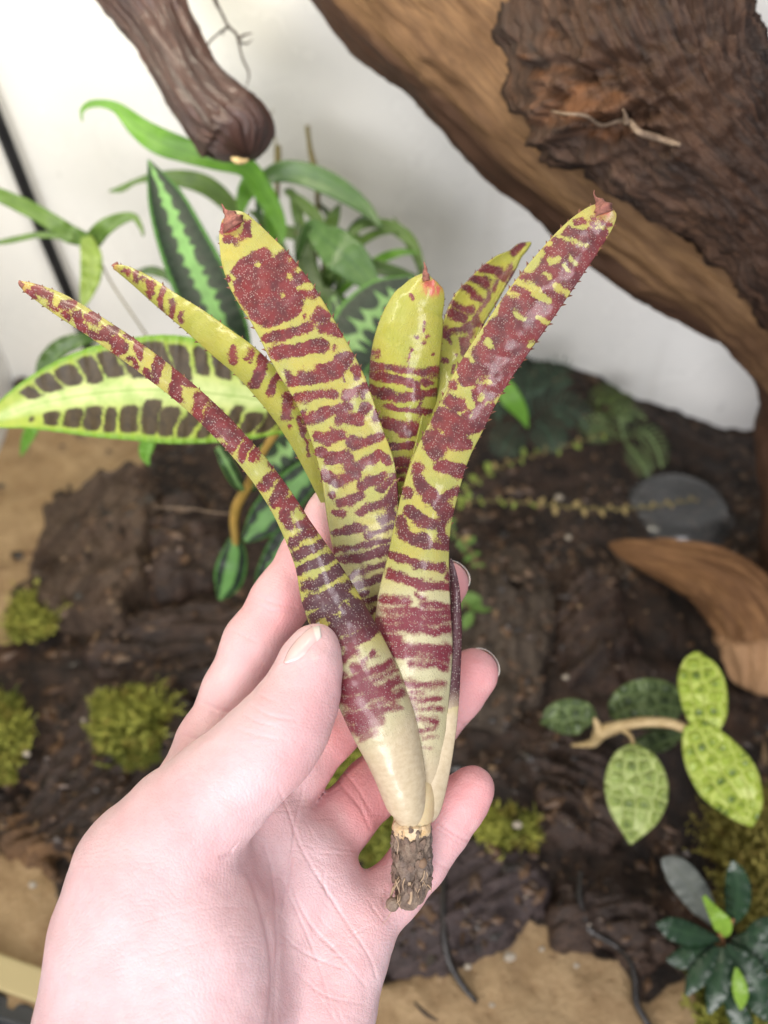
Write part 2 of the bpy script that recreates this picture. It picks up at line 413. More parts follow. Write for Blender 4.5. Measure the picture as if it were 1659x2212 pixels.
# ------------------------------------------------------------------ bark slabs lying on the ground
def mat_bark(name, c1, c2, c3, wet=0.0):
    m = NT(name); uv = m.uv(); ob = m.obj()
    n1 = m.noise(m.mapv(uv, (16, 3.2, 1)), 5, 6, .65, .6); n2 = m.noise(ob, 26, 4, .6); n3 = m.noise(ob, 300, 5, .7)
    col = m.mix(m.ramp(n1, .3, .7), c1, c2); col = m.mix(m.ramp(n2, .45, .7), col, c3)
    col = m.mix(m.ramp(n3, .35, .6, .6, 0), col, tuple(v * .35 for v in c1))
    col = m.mix(m.ramp(n3, .66, .78, 0, .5), col, (0.26, 0.19, 0.14))
    h = m.math('ADD', m.math('MULTIPLY', n1, .7), m.math('MULTIPLY', n3, .4))
    m.set(Base_Color=col, Roughness=m.ramp(n2, .3, .7, .72 - .35 * wet, .9 - .3 * wet), Normal=m.bump(h, .9, .005), Specular_IOR_Level=.35 + .2 * wet)
    return m.m
def slab(name, pts, H, mat, label, cat, ang=0.0, bevel=0.008, rough=0.004, seed=0.0, hole=None, tilt=0.0, base=None):
    poly = np.array(gpoly(pts, H * 0.6)); lo = poly.min(0) - 0.004; hi = poly.max(0) + 0.004; st = 0.0016
    nx = int((hi[0] - lo[0]) / st) + 1; ny = int((hi[1] - lo[1]) / st) + 1
    X, Y = np.meshgrid(np.linspace(lo[0], hi[0], nx + 1), np.linspace(lo[1], hi[1], ny + 1)); x = X.ravel(); y = Y.ravel()
    n = fbm(np.stack([x * 90 + seed, y * 90, 0 * x], -1), 3)
    sd = poly_sd(x, y, poly) + 0.004 * n
    ca, sa = math.cos(ang), math.sin(ang); fu = x * ca + y * sa; fv = -x * sa + y * ca
    fib = fbm(np.stack([fu * 45 + seed, fv * 260, 0 * x + seed], -1), 4); lump = fbm(np.stack([x * 28, y * 28, 0 * x + seed], -1), 4)
    t = np.clip(sd / bevel, 0, 1); prof = np.sqrt(1 - (1 - t) ** 2)
    z0 = ground_h(x, y) * 0.5
    z = z0 + H * prof * (1 + 0.35 * lump) + rough * fib * prof + tilt * (fu - fu.mean()) * prof
    if hole is not None:
        hx, hy = G(*hole[:2], H)[:2]; dd = np.hypot((x - hx), (y - hy)); z = z - hole[3] * sstep(hole[2], hole[2] * .35, dd) + .003 * np.exp(-((dd - hole[2]) / .003) ** 2)
    z = np.where(sd <= 0, z0 - 0.012, z)
    Fc = grid_faces(ny, nx); keep = (sd[Fc] > -0.004).any(1); Fc = Fc[keep]
    used = np.unique(Fc); mp = -np.ones(len(x), int); mp[used] = np.arange(len(used))
    V = np.stack([x, y, z], -1)[used]
    hi_ = np.clip(((V[:, 0] + .3) / .002).astype(int), 0, HMN[0] - 1); hj_ = np.clip(((V[:, 1] - .05) / .002).astype(int), 0, HMN[1] - 1); np.maximum.at(HM, (hi_, hj_), V[:, 2])
    return tag(mk(name, V, mp[Fc], mat, uv=np.stack([fv, fu], -1)[used]), label, cat)
HMN = (460, 250); HM = np.full(HMN, -1.0)
MB1 = mat_bark('bark_grey_brown', (0.052, 0.033, 0.022), (0.125, 0.086, 0.058), (0.076, 0.047, 0.031))
MB2 = mat_bark('bark_dark', (0.018, 0.010, 0.007), (0.068, 0.038, 0.024), (0.056, 0.029, 0.017), .7)
MB3 = mat_bark('bark_plum', (0.036, 0.024, 0.023), (0.085, 0.060, 0.057), (0.062, 0.043, 0.040), .5)
MB4 = mat_bark('bark_rust', (0.09, 0.048, 0.022), (0.23, 0.125, 0.055), (0.06, 0.035, 0.02), .3)
slab('bark_slab', [(55, 1255), (100, 1120), (210, 1070), (300, 1025), (350, 1045), (345, 1130), (318, 1190), (300, 1290), (262, 1362), (205, 1350), (120, 1330)], 0.030, MB1, 'grey brown bark slab with a sharp broken edge beside the tan soil', 'bark', 1.0, .006, .005, 3.1)
slab('bark_chunk', [(300, 1150), (330, 1085), (420, 1075), (500, 1100), (505, 1200), (470, 1260), (390, 1305), (320, 1280)], 0.022, MB2, 'rounded dark bark chunk beside the grey slab below the patterned leaves', 'bark', .4, .018, .005, 8.4)
slab('bark_slab', [(30, 1800), (45, 1700), (120, 1560), (190, 1480), (330, 1440), (420, 1500), (420, 1640), (300, 1800), (180, 1850), (90, 1850)], 0.014, MB2, 'flat dark wet bark slab under the largest moss cushion', 'bark', .9, .01, .004, 1.7)
slab('bark_slab', [(150, 1420), (280, 1330), (480, 1300), (640, 1330), (640, 1480), (430, 1510), (250, 1480)], 0.013, MB2, 'low dark brown bark slab between the chunk and the wrist', 'bark', .1, .012, .004, 5.9)
slab('bark_crumb', [(0, 1850), (10, 1760), (70, 1730), (120, 1770), (150, 1840), (110, 1880), (40, 1880)], 0.012, MB4, 'rust brown crumbling bark lump at the edge of the wet sand', 'bark', .3, .012, .008, 2.2)
slab('bark_slab', [(835, 2085), (830, 1960), (900, 1850), (1010, 1790), (1130, 1800), (1190, 1880), (1200, 1960), (1140, 2000), (1060, 2075), (960, 2100)], 0.014, MB3, 'plum brown flat bark slab behind the little finger', 'bark', .5, .012, .003, 6.3)
slab('bark_slab', [(1190, 2040), (1175, 1980), (1215, 1900), (1330, 1880), (1440, 1960), (1470, 2060), (1380, 2090), (1290, 2050)], 0.012, MB2, 'dark bark slab dotted with wet glints above the sand', 'bark', .2, .012, .005, 9.6)
slab('wood_stump', [(975, 1440), (985, 1250), (1040, 1185), (1130, 1180), (1190, 1240), (1200, 1380), (1170, 1500), (1090, 1560), (1000, 1540)], 0.028, mat_bark('stump_grey', (0.042, 0.030, 0.021), (0.098, 0.074, 0.053), (0.068, 0.048, 0.034)), 'grey brown wood stump with a round black knot hole', 'wood', 1.5, .02, .003, 4.4, hole=(1112, 1272, .006, .022))
slab('bark_chunk', [(1190, 1340), (1230, 1230), (1330, 1260), (1380, 1400), (1340, 1500), (1220, 1480)], 0.016, MB2, 'low dark bark chunk between the stump and the tan driftwood', 'bark', .6, .016, .006, 7.7)
slab('bark_chunk', [(1120, 1640), (1180, 1560), (1330, 1600), (1400, 1740), (1330, 1850), (1180, 1800)], 0.012, MB2, 'dark bark chunk beneath the net veined leaves', 'bark', -.4, .016, .006, 12.7)

# loose crumbs of bark and soil
def crumbs(n):
    X = RNG.uniform(-.29, .40, n); Y = RNG.uniform(.07, WALL_Y - .004, n); sd = np.full(n, -1.0)
    for q in SAND: sd = np.maximum(sd, poly_sd(X, Y, q))
    keep = (sd < 0) | (RNG.random(n) < .10); X, Y = X[keep], Y[keep]; Z = ground_h(X, Y)
    hz = HM[np.clip(((X + .3) / .002).astype(int), 0, HMN[0] - 1), np.clip(((Y - .05) / .002).astype(int), 0, HMN[1] - 1)]; Z = np.maximum(Z, hz)
    cl = fbm(np.stack([X * 25, Y * 25, 0 * X], -1), 3); kp = RNG.random(len(X)) < np.clip(.5 + 1.2 * cl, .08, 1); X, Y, Z = X[kp], Y[kp], Z[kp]
    O = np.array([(1,0,0),(-1,0,0),(0,1,0),(0,-1,0),(0,0,1),(0,0,-1)], float); T8 = np.array([(0,2,4),(2,1,4),(1,3,4),(3,0,4),(2,0,5),(1,2,5),(3,1,5),(0,3,5)])
    m_ = len(X); R_ = RNG.uniform(.0006, .0022, m_) * RNG.choice([1, 1, 1.7], m_); a = RNG.uniform(0, 6.28, m_)
    P6 = O[None] * (R_[:, None, None]) * RNG.uniform(.5, 1.4, (m_, 6, 1)); P6[:, :, 0] *= RNG.uniform(1, 2.6, (m_, 1)); P6[:, :, 2] *= .6
    c_, s_ = np.cos(a)[:, None], np.sin(a)[:, None]; Q6 = np.stack([P6[..., 0] * c_ - P6[..., 1] * s_, P6[..., 0] * s_ + P6[..., 1] * c_, P6[..., 2]], -1)
    V = (Q6 + np.stack([X, Y, Z + R_ * .2], -1)[:, None]).reshape(-1, 3); Fc = (T8[None] + 6 * np.arange(m_)[:, None, None]).reshape(-1, 3)
    m = NT('soil_crumb'); t = m.attr('tone'); col = m.mix(m.ramp(t, 0, .8), (0.012, 0.008, 0.005), (0.095, 0.052, 0.026)); col = m.mix(m.ramp(t, .96, .99), col, (0.20, 0.13, 0.07))
    m.set(Base_Color=col, Roughness=.45, Specular_IOR_Level=.5)
    o = mk('soil_crumbs', V, Fc, m.m, smooth=False, attrs={'tone': np.repeat(RNG.random(m_), 6)}, origin=(0, .3, 0)); o['kind'] = 'stuff'; o['label'] = 'loose dark crumbs of bark and soil over the ground'; o['category'] = 'soil crumbs'
crumbs(9000)

# front frame
fa = G(0, 2062); fdir = G(100, 2097) - fa; fdir[2] = 0; fdir /= np.linalg.norm(fdir); fn = np.array([fdir[1], -fdir[0], 0])
def rail(name, off, wid, z0, z1, mat, label, cat, bev):
    a = fa - fdir * 0.085 + fn * off; b = fa + fdir * 0.30 + fn * off; V = []
    for z in (z0, z1):
        for q in (a, b, b + fn * wid, a + fn * wid): V.append((q[0], q[1], z))
    o = mk(name, V, [(3,2,1,0),(4,5,6,7),(0,1,5,4),(1,2,6,5),(2,3,7,6),(3,0,4,7)], mat, smooth=False)
    md = o.modifiers.new('bevel', 'BEVEL'); md.width = bev; md.segments = 2
    tag(o, label, cat)
rail('wooden_strip', 0.0, 0.0150, -0.03, 0.006, mat_wood('pale_strip', (0.52, 0.42, 0.20), (0.60, 0.52, 0.30), (0.45, 0.34, 0.16), (6, 40, 40), .45, .15), 'pale yellow wooden strip edging the wet sand', 'strip', .0015)
rail('black_track', 0.0156, 0.028, -0.03, 0.002, mat_plain('black_metal', (0.018, 0.02, 0.024), (0.03, 0.033, 0.038), 80, .35), 'black grooved metal track in front of the pale strip', 'track', .002)
rail('black_rib', 0.0240, 0.0035, 0.0026, 0.006, mat_plain('black_metal_rib', (0.025, 0.028, 0.032), (0.04, 0.043, 0.05), 80, .3), 'thin raised black rib along the metal track', 'track', .0008)

# ------------------------------------------------------------------ driftwood
def wood_tube(name, ctrl, nu, nv, mat, parent=None, flat=1.0, amp=0.12, fib=0.05, seed=0.0, ridges=7, attrs=None, fine=0.03, gr=110, extra=None):
    V, Fc, nrm, A, L, r = tube_surface(ctrl, nu, nv, flat)
    if extra is not None: V = V + nrm * (r * extra(*proj(V)))[:, None]
    ca, sa = np.cos(A), np.sin(A)
    big = fbm(np.stack([ca * 1.3 + seed, sa * 1.3, L * 16], -1), 4)
    fb = fbm(np.stack([ca * ridges + seed, sa * ridges, L * 22], -1), 4)
    fb = 1 - np.abs(fb) * 2
    fn_ = fbm(np.stack([ca * ridges * 4, sa * ridges * 4 + seed, L * gr], -1), 3)
    V = V + nrm * (r * (amp * big + fib * fb + fine * fn_))[:, None]
    Wd = to_world(V)
    uv = np.stack([A / 6.283 * (r.mean() * 6.283), L], -1)
    at = attrs(V, A, L) if attrs else None
    return Wd, Fc, uv, at
# arch trunk
arch = empty('driftwood_arch', P(1760, 1080, .60), 'large tan and brown driftwood trunk arching over the plants to the ground', 'driftwood')
ARC = [(620, -330, .40, 180), (820, -130, .405, 182), (1010, 55, .41, 182), (1180, 250, .42, 168), (1385, 425, .435, 158), (1565, 565, .45, 146), (1700, 690, .47, 138), (1790, 830, .50, 140), (1815, 1000, .55, 150), (1825, 1180, .61, 165), (1830, 1330, .66, 190)]
def arch_at(V, A, L):
    px, py = proj(V); under = sstep(-.15, -.75, np.cos(A - 0.5))
    n = fbm(np.stack([np.cos(A) * 2.5, np.sin(A) * 2.5, L * 9], -1), 4)
    return {'edge_dark': sstep(.15, .75, 0.5 * n + 1.05 * sstep(.62, .97, np.cos(A)) + .5 * sstep(-.6, -.95, np.cos(A)))}  # darker in patches and along the two long edges of the trunk
m_tan = mat_wood('driftwood_tan', (0.128, 0.068, 0.031), (0.235, 0.135, 0.062), (0.085, 0.042, 0.020), (170, 12, 14), .72, .5, attr='edge_dark', c4=(0.060, 0.029, 0.016))
V, Fc, uv, at = wood_tube('trunk', ARC, 120, 260, m_tan, amp=.13, fib=.05, seed=2.0, ridges=4, attrs=arch_at, fine=.02, gr=36)
mk('trunk', V, Fc, m_tan, arch, uv=uv, attrs=at)
DRK = [(1250, -330, .372, 230), (1300, -160, .370, 240), (1330, -5, .366, 246), (1392, 132, .362, 250), (1490, 265, .366, 208), (1620, 395, .376, 158), (1745, 540, .395, 140), (1830, 690, .42, 130), (1880, 860, .46, 120)]
def drk_at(V, A, L):
    px, py = proj(V); n = fbm(np.stack([px / 45 + .3 * py / 45, py / 24 - .3 * px / 24, 0 * px], -1), 5, .6)
    hot = np.exp(-(((px - 1290) / 120) ** 2 + ((py - 250) / 85) ** 2)) + .75 * np.exp(-(((px - 1170) / 70) ** 2 + ((py - 190) / 90) ** 2))
    return {'rot': np.clip(sstep(.45, 1.5, hot + .55 * n) * .8, 0, 1)}
m_drk = mat_wood('driftwood_dark', (0.022, 0.012, 0.008), (0.082, 0.042, 0.025), (0.110, 0.055, 0.029), (260, 18, 20), .62, .9, .35, attr='rot', c4=(0.17, 0.070, 0.026))
V, Fc, uv, at = wood_tube('dark_heartwood', DRK, 200, 300, m_drk, flat=.42, amp=.15, fib=.05, seed=9.0, ridges=15, attrs=drk_at, fine=.06, extra=lambda px, py: (.30 * np.exp(-(((px - 1290) / 130) ** 2 + ((py - 230) / 100) ** 2)) + .05) * fbm(np.stack([px / 55 + .4 * py / 55, py / 34 - .4 * px / 34, 0 * px], -1), 4))
mk('dark_heartwood', V, Fc, m_drk, arch, uv=uv, attrs=at)
_dc = np.stack([(V - CAMP) @ RIGHT, (V - CAMP) @ UP, -((V - CAMP) @ FWD)], -1); _dx, _dy = proj(_dc)
def on_drk(pts):
    out = []
    for x, y, r in pts:
        k = np.hypot(_dx - x, _dy - y) < 14; out.append((x, y, float((-_dc[k, 2]).min()) - .0012, r))
    return out
def thin_tube(name, ctrl, mat, parent, nu=8, nv=40, wob=0.0, **kw):
    V, Fc, nrm, A, L, r = tube_surface(ctrl, nu, nv)
    if wob: V = V + nrm * (r * wob * fbm(np.stack([np.cos(A), np.sin(A), L * 140], -1), 3))[:, None] + (r * wob)[:, None] * np.stack([vnoise(np.stack([L * 90, 0 * L, 0 * L], -1)), vnoise(np.stack([L * 90, 0 * L + 5, 0 * L], -1)), 0 * L], -1)
    return mk(name, to_world(V), Fc, mat, parent, uv=np.stack([A, L * 100], -1), **kw)
m_root = mat_plain('pale_root', (0.16, 0.11, 0.075), (0.27, 0.20, 0.14), 300, .7)
thin_tube('root', on_drk([(1192, 240, 2), (1225, 247, 3.4), (1265, 252, 4.2), (1300, 270, 4.4), (1335, 262, 5), (1356, 262, 7), (1380, 287, 8), (1420, 300, 8), (1470, 313, 4)]), m_root, arch, wob=.35)
thin_tube('root', on_drk([(1356, 266, 6), (1352, 248, 4), (1346, 236, 2)]), m_root, arch, nv=12, wob=.3)
# hanging stub, upper left
BR = [(262, -160, .400, 95), (300, -40, .402, 88), (345, 55, .404, 66), (395, 150, .405, 60), (440, 212, .407, 66), (486, 262, .41, 78), (512, 292, .41, 76), (522, 318, .41, 58), (527, 335, .41, 34), (528, 343, .41, 12)]
hb = empty('driftwood_branch', P(525, 345, .41), 'dark red brown wet driftwood branch ending in a blunt stub above the fern', 'driftwood')
m_br = mat_wood('driftwood_red', (0.035, 0.016, 0.012), (0.100, 0.045, 0.033), (0.060, 0.027, 0.021), (150, 18, 18), .42, .8, .5, .25)
V, Fc, uv, at = wood_tube('branch', BR, 96, 180, m_br, amp=.24, fib=.07, seed=4.0, ridges=3, fine=.05)
mk('branch', V, Fc, m_br, hb, uv=uv)
thin_tube('broken_tip', [(500, 342, .398, 3), (512, 347, .398, 7), (524, 349, .399, 6), (536, 346, .400, 3)], mat_plain('fresh_wood', (0.55, 0.42, 0.20), (0.45, 0.33, 0.16), 200), hb, nv=10, wob=.2)
V, Fc, uv, at = wood_tube('side_branch', [(380, -120, .42, 30), (368, -40, .415, 26), (352, 20, .41, 24), (338, 60, .405, 20)], 32, 40, m_br, amp=.25, fib=.12, seed=6.0)
mk('side_branch', V, Fc, m_br, hb, uv=uv)
# dangling rootlet
rl = empty('rootlet', P(470, -30, .44), 'thin dark branching rootlet dangling beside the branch stub', 'root')
m_rl = mat_plain('dark_root', (0.030, 0.020, 0.014), (0.06, 0.04, 0.028), 300, .7)
for c in ([(455, -60, .44, 4), (465, 0, .44, 3.6), (478, 30, .44, 3.2), (492, 58, .44, 3.4), (512, 76, .44, 3.2), (519, 105, .44, 2.8), (527, 135, .44, 2.6), (537, 160, .44, 2.2), (532, 188, .44, 1.0)],
          [(492, 58, .44, 2.4), (470, 74, .44, 2), (452, 92, .44, 1.8), (442, 117, .44, 1.5), (424, 122, .44, .8)],
          [(517, 84, .44, 2.2), (528, 76, .44, 2), (545, 72, .44, .9)], [(519, 92, .44, 1.8), (535, 94, .44, 1.6), (545, 85, .44, .7)], [(476, 66, .44, 1.4), (484, 76, .44, .7)]):
    thin_tube('root', c, m_rl, rl, 6, 24, wob=.5)
# tan driftwood, right
dr = empty('driftwood_piece', P(1640, 1470, .55), 'tan brown curved driftwood piece with a blunt cut end lying on black soil', 'driftwood')
m_dr = mat_wood('driftwood_caramel', (0.17, 0.085, 0.036), (0.29, 0.155, 0.068), (0.11, 0.052, 0.024), (120, 120, 14), .75, .6)
DR = [(1316, 1176, .60, 5), (1340, 1184, .597, 17), (1380, 1196, .59, 29), (1440, 1212, .582, 42), (1510, 1236, .572, 58), (1570, 1274, .563, 70), (1616, 1326, .556, 76), (1640, 1384, .552, 76), (1640, 1440, .550, 70), (1632, 1474, .550, 56), (1628, 1488, .551, 30)]
def dr_at(V, A, L):
    px, py = proj(V); n = fbm(np.stack([px / 30, py / 30, 0 * px], -1), 3)
    return {'cut': sstep(1372, 1398, py + 12 * n - .12 * (px - 1600))}
m_dr2 = mat_wood('driftwood_caramel_end', (0.15, 0.072, 0.030), (0.27, 0.140, 0.060), (0.095, 0.044, 0.020), (150, 16, 14), .75, .8, attr='cut', c4=(0.34, 0.20, 0.105))
V, Fc, uv, at = wood_tube('trunk', DR, 96, 200, m_dr2, flat=.7, amp=.30, fib=.11, seed=13.0, ridges=3, attrs=dr_at, fine=.05, gr=60)
mk('trunk', V, Fc, m_dr2, dr, uv=uv, attrs=at)
thin_tube('side_stub', [(1700, 1330, .57, 40), (1760, 1400, .57, 60), (1820, 1500, .58, 60)], m_dr, dr, 24, 20, wob=.25)

# ------------------------------------------------------------------ black cord, cables, dish, pebbles
cd = [Wy(-60, 130, WALL_Y - .012), Wy(0, 270, WALL_Y - .012), Wy(95, 510, WALL_Y - .012), Wy(150, 640, WALL_Y - .012), Wy(192, 755, WALL_Y - .012), Wy(205, 800, WALL_Y - .013)]
def world_tube(name, pts, r, mat, nu=10, nv=40, parent=None):
    pts = np.array(pts, float); t = np.linspace(0, 1, len(pts)); q = np.linspace(0, 1, nv + 1)
    c = np.stack([np.interp(q, t, pts[:, k]) for k in range(3)], -1)
    for _ in range(6): c[1:-1] = (c[:-2] + 2 * c[1:-1] + c[2:]) / 4
    rr = np.interp(q, np.linspace(0, 1, len(r)), r) if hasattr(r, '__len__') else np.full(nv + 1, r)
    T = unit(np.gradient(c, axis=0)); N = unit(np.cross(T, np.array([.31, .57, .76]))); B = np.cross(T, N)
    a = np.linspace(0, 6.28319, nu, endpoint=False)[None, :, None]
    V = c[:, None] + rr[:, None, None] * (np.cos(a) * N[:, None] + np.sin(a) * B[:, None])
    Fc = grid_faces(nv, nu, True).tolist(); Fc += [list(range(nu))[::-1], [nv * nu + k for k in range(nu)]]
    return mk(name, V.reshape(-1, 3), Fc, mat, parent)
m_blk = mat_plain('black_rubber', (0.008, 0.008, 0.009), (0.016, 0.016, 0.017), 90, .4, .1)
tag(world_tube('black_hose', cd, 0.0042, m_blk), 'thick straight black hose running down the white back wall', 'hose')
m_cab = mat_plain('wet_black_root', (0.008, 0.007, 0.006), (0.022, 0.017, 0.014), 200, .3, .6, spec=.5)
tag(world_tube('wet_tendril', [G(958, 1890, .020), G(957, 1960, .022), G(958, 2030, .018), G(972, 2085, .012), G(1000, 2130, .006), G(1030, 2165, .003)], [.0016, .0022, .0022, .002, .0012], m_cab), 'wet black tendril hanging over the plum bark slab onto the sand', 'root')
tag(world_tube('wet_tendril', [G(1255, 1880, .016), G(1250, 1940, .016), G(1270, 2010, .012), G(1330, 2040, .008), G(1362, 2075, .01), G(1372, 2120, .008), G(1372, 2165, .006), G(1400, 2212, .004), G(1430, 2260, .003)], [.0014, .002, .002, .0016, .0018, .002, .0018, .0014], m_cab, nv=70), 'wet black tendril winding past the sand towards the glossy plant', 'root')
for i, (a, b) in enumerate([((895, 2165), (945, 2205)), ((880, 2010), (905, 2030))]):
    tag(world_tube('twig', [G(*a, .006), G((a[0] + b[0]) / 2, (a[1] + b[1]) / 2 + 6, .006), G(*b, .004)], [.0006, .0011, .0005], m_rl, 6, 12), ['short dark twig lying flat on the open sand', 'tiny dark twig lying on the plum bark slab'][i], 'twig')
def mat_clear():
    m = NT('cloudy_plastic'); m.set(Base_Color=(0.42, 0.44, 0.46, 1), Roughness=.16, Transmission_Weight=.85, IOR=1.4, Specular_IOR_Level=.6); return m.m
def dome(name, c, R, H, mat, sx=1.0):
    nu, nv = 40, 10; V = []; q = np.array(c)
    for j in range(nv + 1):
        t = j / nv * math.pi / 2; k = 1.06 if j == 0 else 1
        for i in range(nu):
            a = i / nu * 6.28319; V.append(q + np.array([math.cos(a) * R * sx * math.cos(t) ** .6 * k, math.sin(a) * R * math.cos(t) ** .6 * k, math.sin(t) * H]))
    return mk(name, V, grid_faces(nv, nu, True), mat)
tag(dome('plastic_dome', G(1462, 1105, .0), .036, .012, mat_clear(), 1.05), 'cloudy grey plastic dome with white glints on the dark soil', 'dome')
m_peb = mat_plain('pale_pebble', (0.26, 0.22, 0.17), (0.40, 0.36, 0.29), 200, .6, .3)
def pebble(x, y, r, z, label, mat=m_peb):
    nu, nv = 12, 8; V = []; c = G(x, y, z); sd = random.random() * 50
    for j in range(nv + 1):
        t = (j / nv - .5) * math.pi
        for i in range(nu):
            a = i / nu * 6.28319; d = np.array([math.cos(a) * math.cos(t), math.sin(a) * math.cos(t) * .8, math.sin(t) * .7])
            V.append(c + d * r * (1 + .22 * vnoise((d * 1.4 + sd)[None])[0]))
    tag(mk('pebble', V, grid_faces(nv, nu, True), mat), label, 'pebble', 'pale grains scattered over the soil')
PEB = [(1208, 1075, .004), (1228, 1160, .003), (1222, 1463, .0028), (335, 1098, .0035), (412, 1098, .002), (437, 1722, .003), (58, 1628, .003), (70, 1912, .003), (1137, 1940, .0028), (1100, 2066, .004), (1118, 1782, .0034), (1245, 2085, .002), (1062, 2170, .002), (1010, 2088, .0026), (1170, 2050, .002), (1270, 1995, .0022), (180, 1555, .0018), (700, 1010, .002)]
for (x, y, r) in PEB: pebble(x, y, r * .75, .022 if y < 1800 else .014, 'small pale grain resting on dark soil and bark')

# ------------------------------------------------------------------ moss cushions
def mat_moss(name, a, b, c):
    m = NT(name); ob = m.obj(); f = m.attr('tone')
    col = m.mix(f, a, b); col = m.mix(m.ramp(m.noise(ob, 90, 3), .5, .7), col, c)
    m.set(Base_Color=col, Roughness=.7, Specular_IOR_Level=.2); m.translucent(col, .3); return m.m
MM1 = mat_moss('moss_green', (0.085, 0.105, 0.020), (0.38, 0.39, 0.075), (0.27, 0.23, 0.05))
MM2 = mat_moss('moss_yellow', (0.16, 0.145, 0.03), (0.32, 0.28, 0.07), (0.20, 0.14, 0.035))
def moss(pts, H, mat, n, label, z=0.012):
    poly = np.array(gpoly(pts, z)); lo, hi = poly.min(0), poly.max(0); V = []; Fc = []; tone = []
    X = RNG.uniform(lo[0], hi[0], n * 3); Y = RNG.uniform(lo[1], hi[1], n * 3); sd = poly_sd(X, Y, poly) + .013 * fbm(np.stack([X * 95, Y * 95, 0 * X], -1), 4)
    k = np.where(sd > -.002)[0][:int(n * .55)]; lump = fbm(np.stack([X * 70, Y * 70, 0 * X + 3], -1), 3)
    for i in k:
        hh = 1.5 * H * (min(1, max(.15, sd[i] / .014)) ** .7) * (1 + .8 * lump[i]); p = np.array([X[i], Y[i], z - .004])
        d = unit(np.array([RNG.normal(0, .75), RNG.normal(0, .75), 1.0])); l = hh * RNG.uniform(.75, 1.25) + .003
        tip = p + d * l; tn = np.clip(.45 + .5 * lump[i] + RNG.normal(0, .15), 0, 1)
        for q in range(6):                      # leaflets along a shoot
            t0 = p + d * l * (.25 + .15 * q); sdv = unit(np.array([RNG.normal(), RNG.normal(), .5])); wv = unit(np.cross(d, sdv)) * .0009
            b = len(V); V += [t0 - wv, t0 + wv, t0 + sdv * RNG.uniform(.0028, .0058)]; Fc.append((b, b + 1, b + 2)); tone += [min(1, tn * (.35 + .17 * q))] * 3
        b = len(V); wv = np.array([.0005, .0003, 0]); V += [p - wv, p + wv, tip]; Fc.append((b, b + 1, b + 2)); tone += [0, 0, tn]
    tag(mk('moss_cushion', V, Fc, mat, smooth=False, attrs={'tone': tone}), label, 'moss', 'moss cushions growing on soil and bark')
moss([(205, 1575), (205, 1510), (255, 1490), (315, 1500), (350, 1545), (335, 1625), (290, 1650), (245, 1635)], .010, MM1, 2000, 'largest bright green moss cushion on a dark bark slab', .02)
moss([(15, 1340), (40, 1300), (80, 1285), (115, 1310), (105, 1355), (50, 1375)], .009, MM1, 900, 'small yellow green moss tuft below the grey bark slab', .012)
moss([(-30, 1560), (0, 1500), (35, 1520), (38, 1640), (10, 1690), (-40, 1690)], .010, MM1, 900, 'green moss tuft beside the dark slab by the side wall', .012)
moss([(1030, 1800), (1045, 1745), (1100, 1735), (1150, 1770), (1140, 1815), (1080, 1830)], .008, MM1, 420, 'low dark green moss tuft showing past the little finger', .014)
moss([(700, 1690), (700, 1590), (760, 1570), (800, 1600), (780, 1690), (740, 1710)], .009, MM1, 1100, 'green moss seen through the gap between two fingers', .012)
moss([(790, 1880), (790, 1780), (850, 1740), (890, 1780), (880, 1860), (830, 1890)], .009, MM1, 1100, 'green moss seen beside the brown stem stub', .012)
moss([(1545, 1850), (1560, 1760), (1640, 1725), (1720, 1740), (1740, 2000), (1620, 1995), (1580, 1920)], .014, MM2, 3000, 'broad yellow moss bank beside the glossy dark plant', .012)
moss([(1525, 2190), (1540, 2090), (1640, 2060), (1720, 2100), (1720, 2260), (1560, 2260)], .010, MM1, 1800, 'green moss under the glossy dark leaves', .006)

# ------------------------------------------------------------------ background plants
def blade(name, parent, ctrl, mat, nu=8, nv=40, wav=.06, wfreq=5, thick=.0006, seed=None, attrs=None):
    V, Fc, uv, U, Sg, _ = leaf_surface(ctrl, nu, nv, wav, wfreq, seed if seed is not None else random.random() * 9)
    at = {'u': U, 's': Sg}
    if attrs is not None:
        px, py = proj(V); at.update(attrs(px, py, U, Sg))
    return mk(name, to_world(V), Fc, mat, parent, uv=uv, attrs=at, thick=thick)
ML_b = mat_leaf('fern_bright', (0.135, 0.33, 0.035), (0.19, 0.42, 0.05), (0.10, 0.25, 0.03), .4, .35)
ML_m = mat_leaf('fern_mid', (0.115, 0.215, 0.040), (0.17, 0.29, 0.06), (0.09, 0.17, 0.035), .42, .34)
ML_t = mat_leaf('fern_teal', (0.075, 0.165, 0.042), (0.125, 0.24, 0.070), (0.06, 0.14, 0.045), .30, .28)
ML_d = mat_leaf('fern_deep', (0.050, 0.100, 0.018), (0.085, 0.165, 0.035), (0.03, 0.09, 0.025), .36, .2)
ML_y = mat_leaf('fern_yellow', (0.24, 0.36, 0.06), (0.32, 0.43, 0.10), (0.2, 0.3, 0.06), .42, .35)
fern = empty('strap_fern', G(600, 850, .02), 'strap leaved green fern clump growing against the white back wall', 'fern')
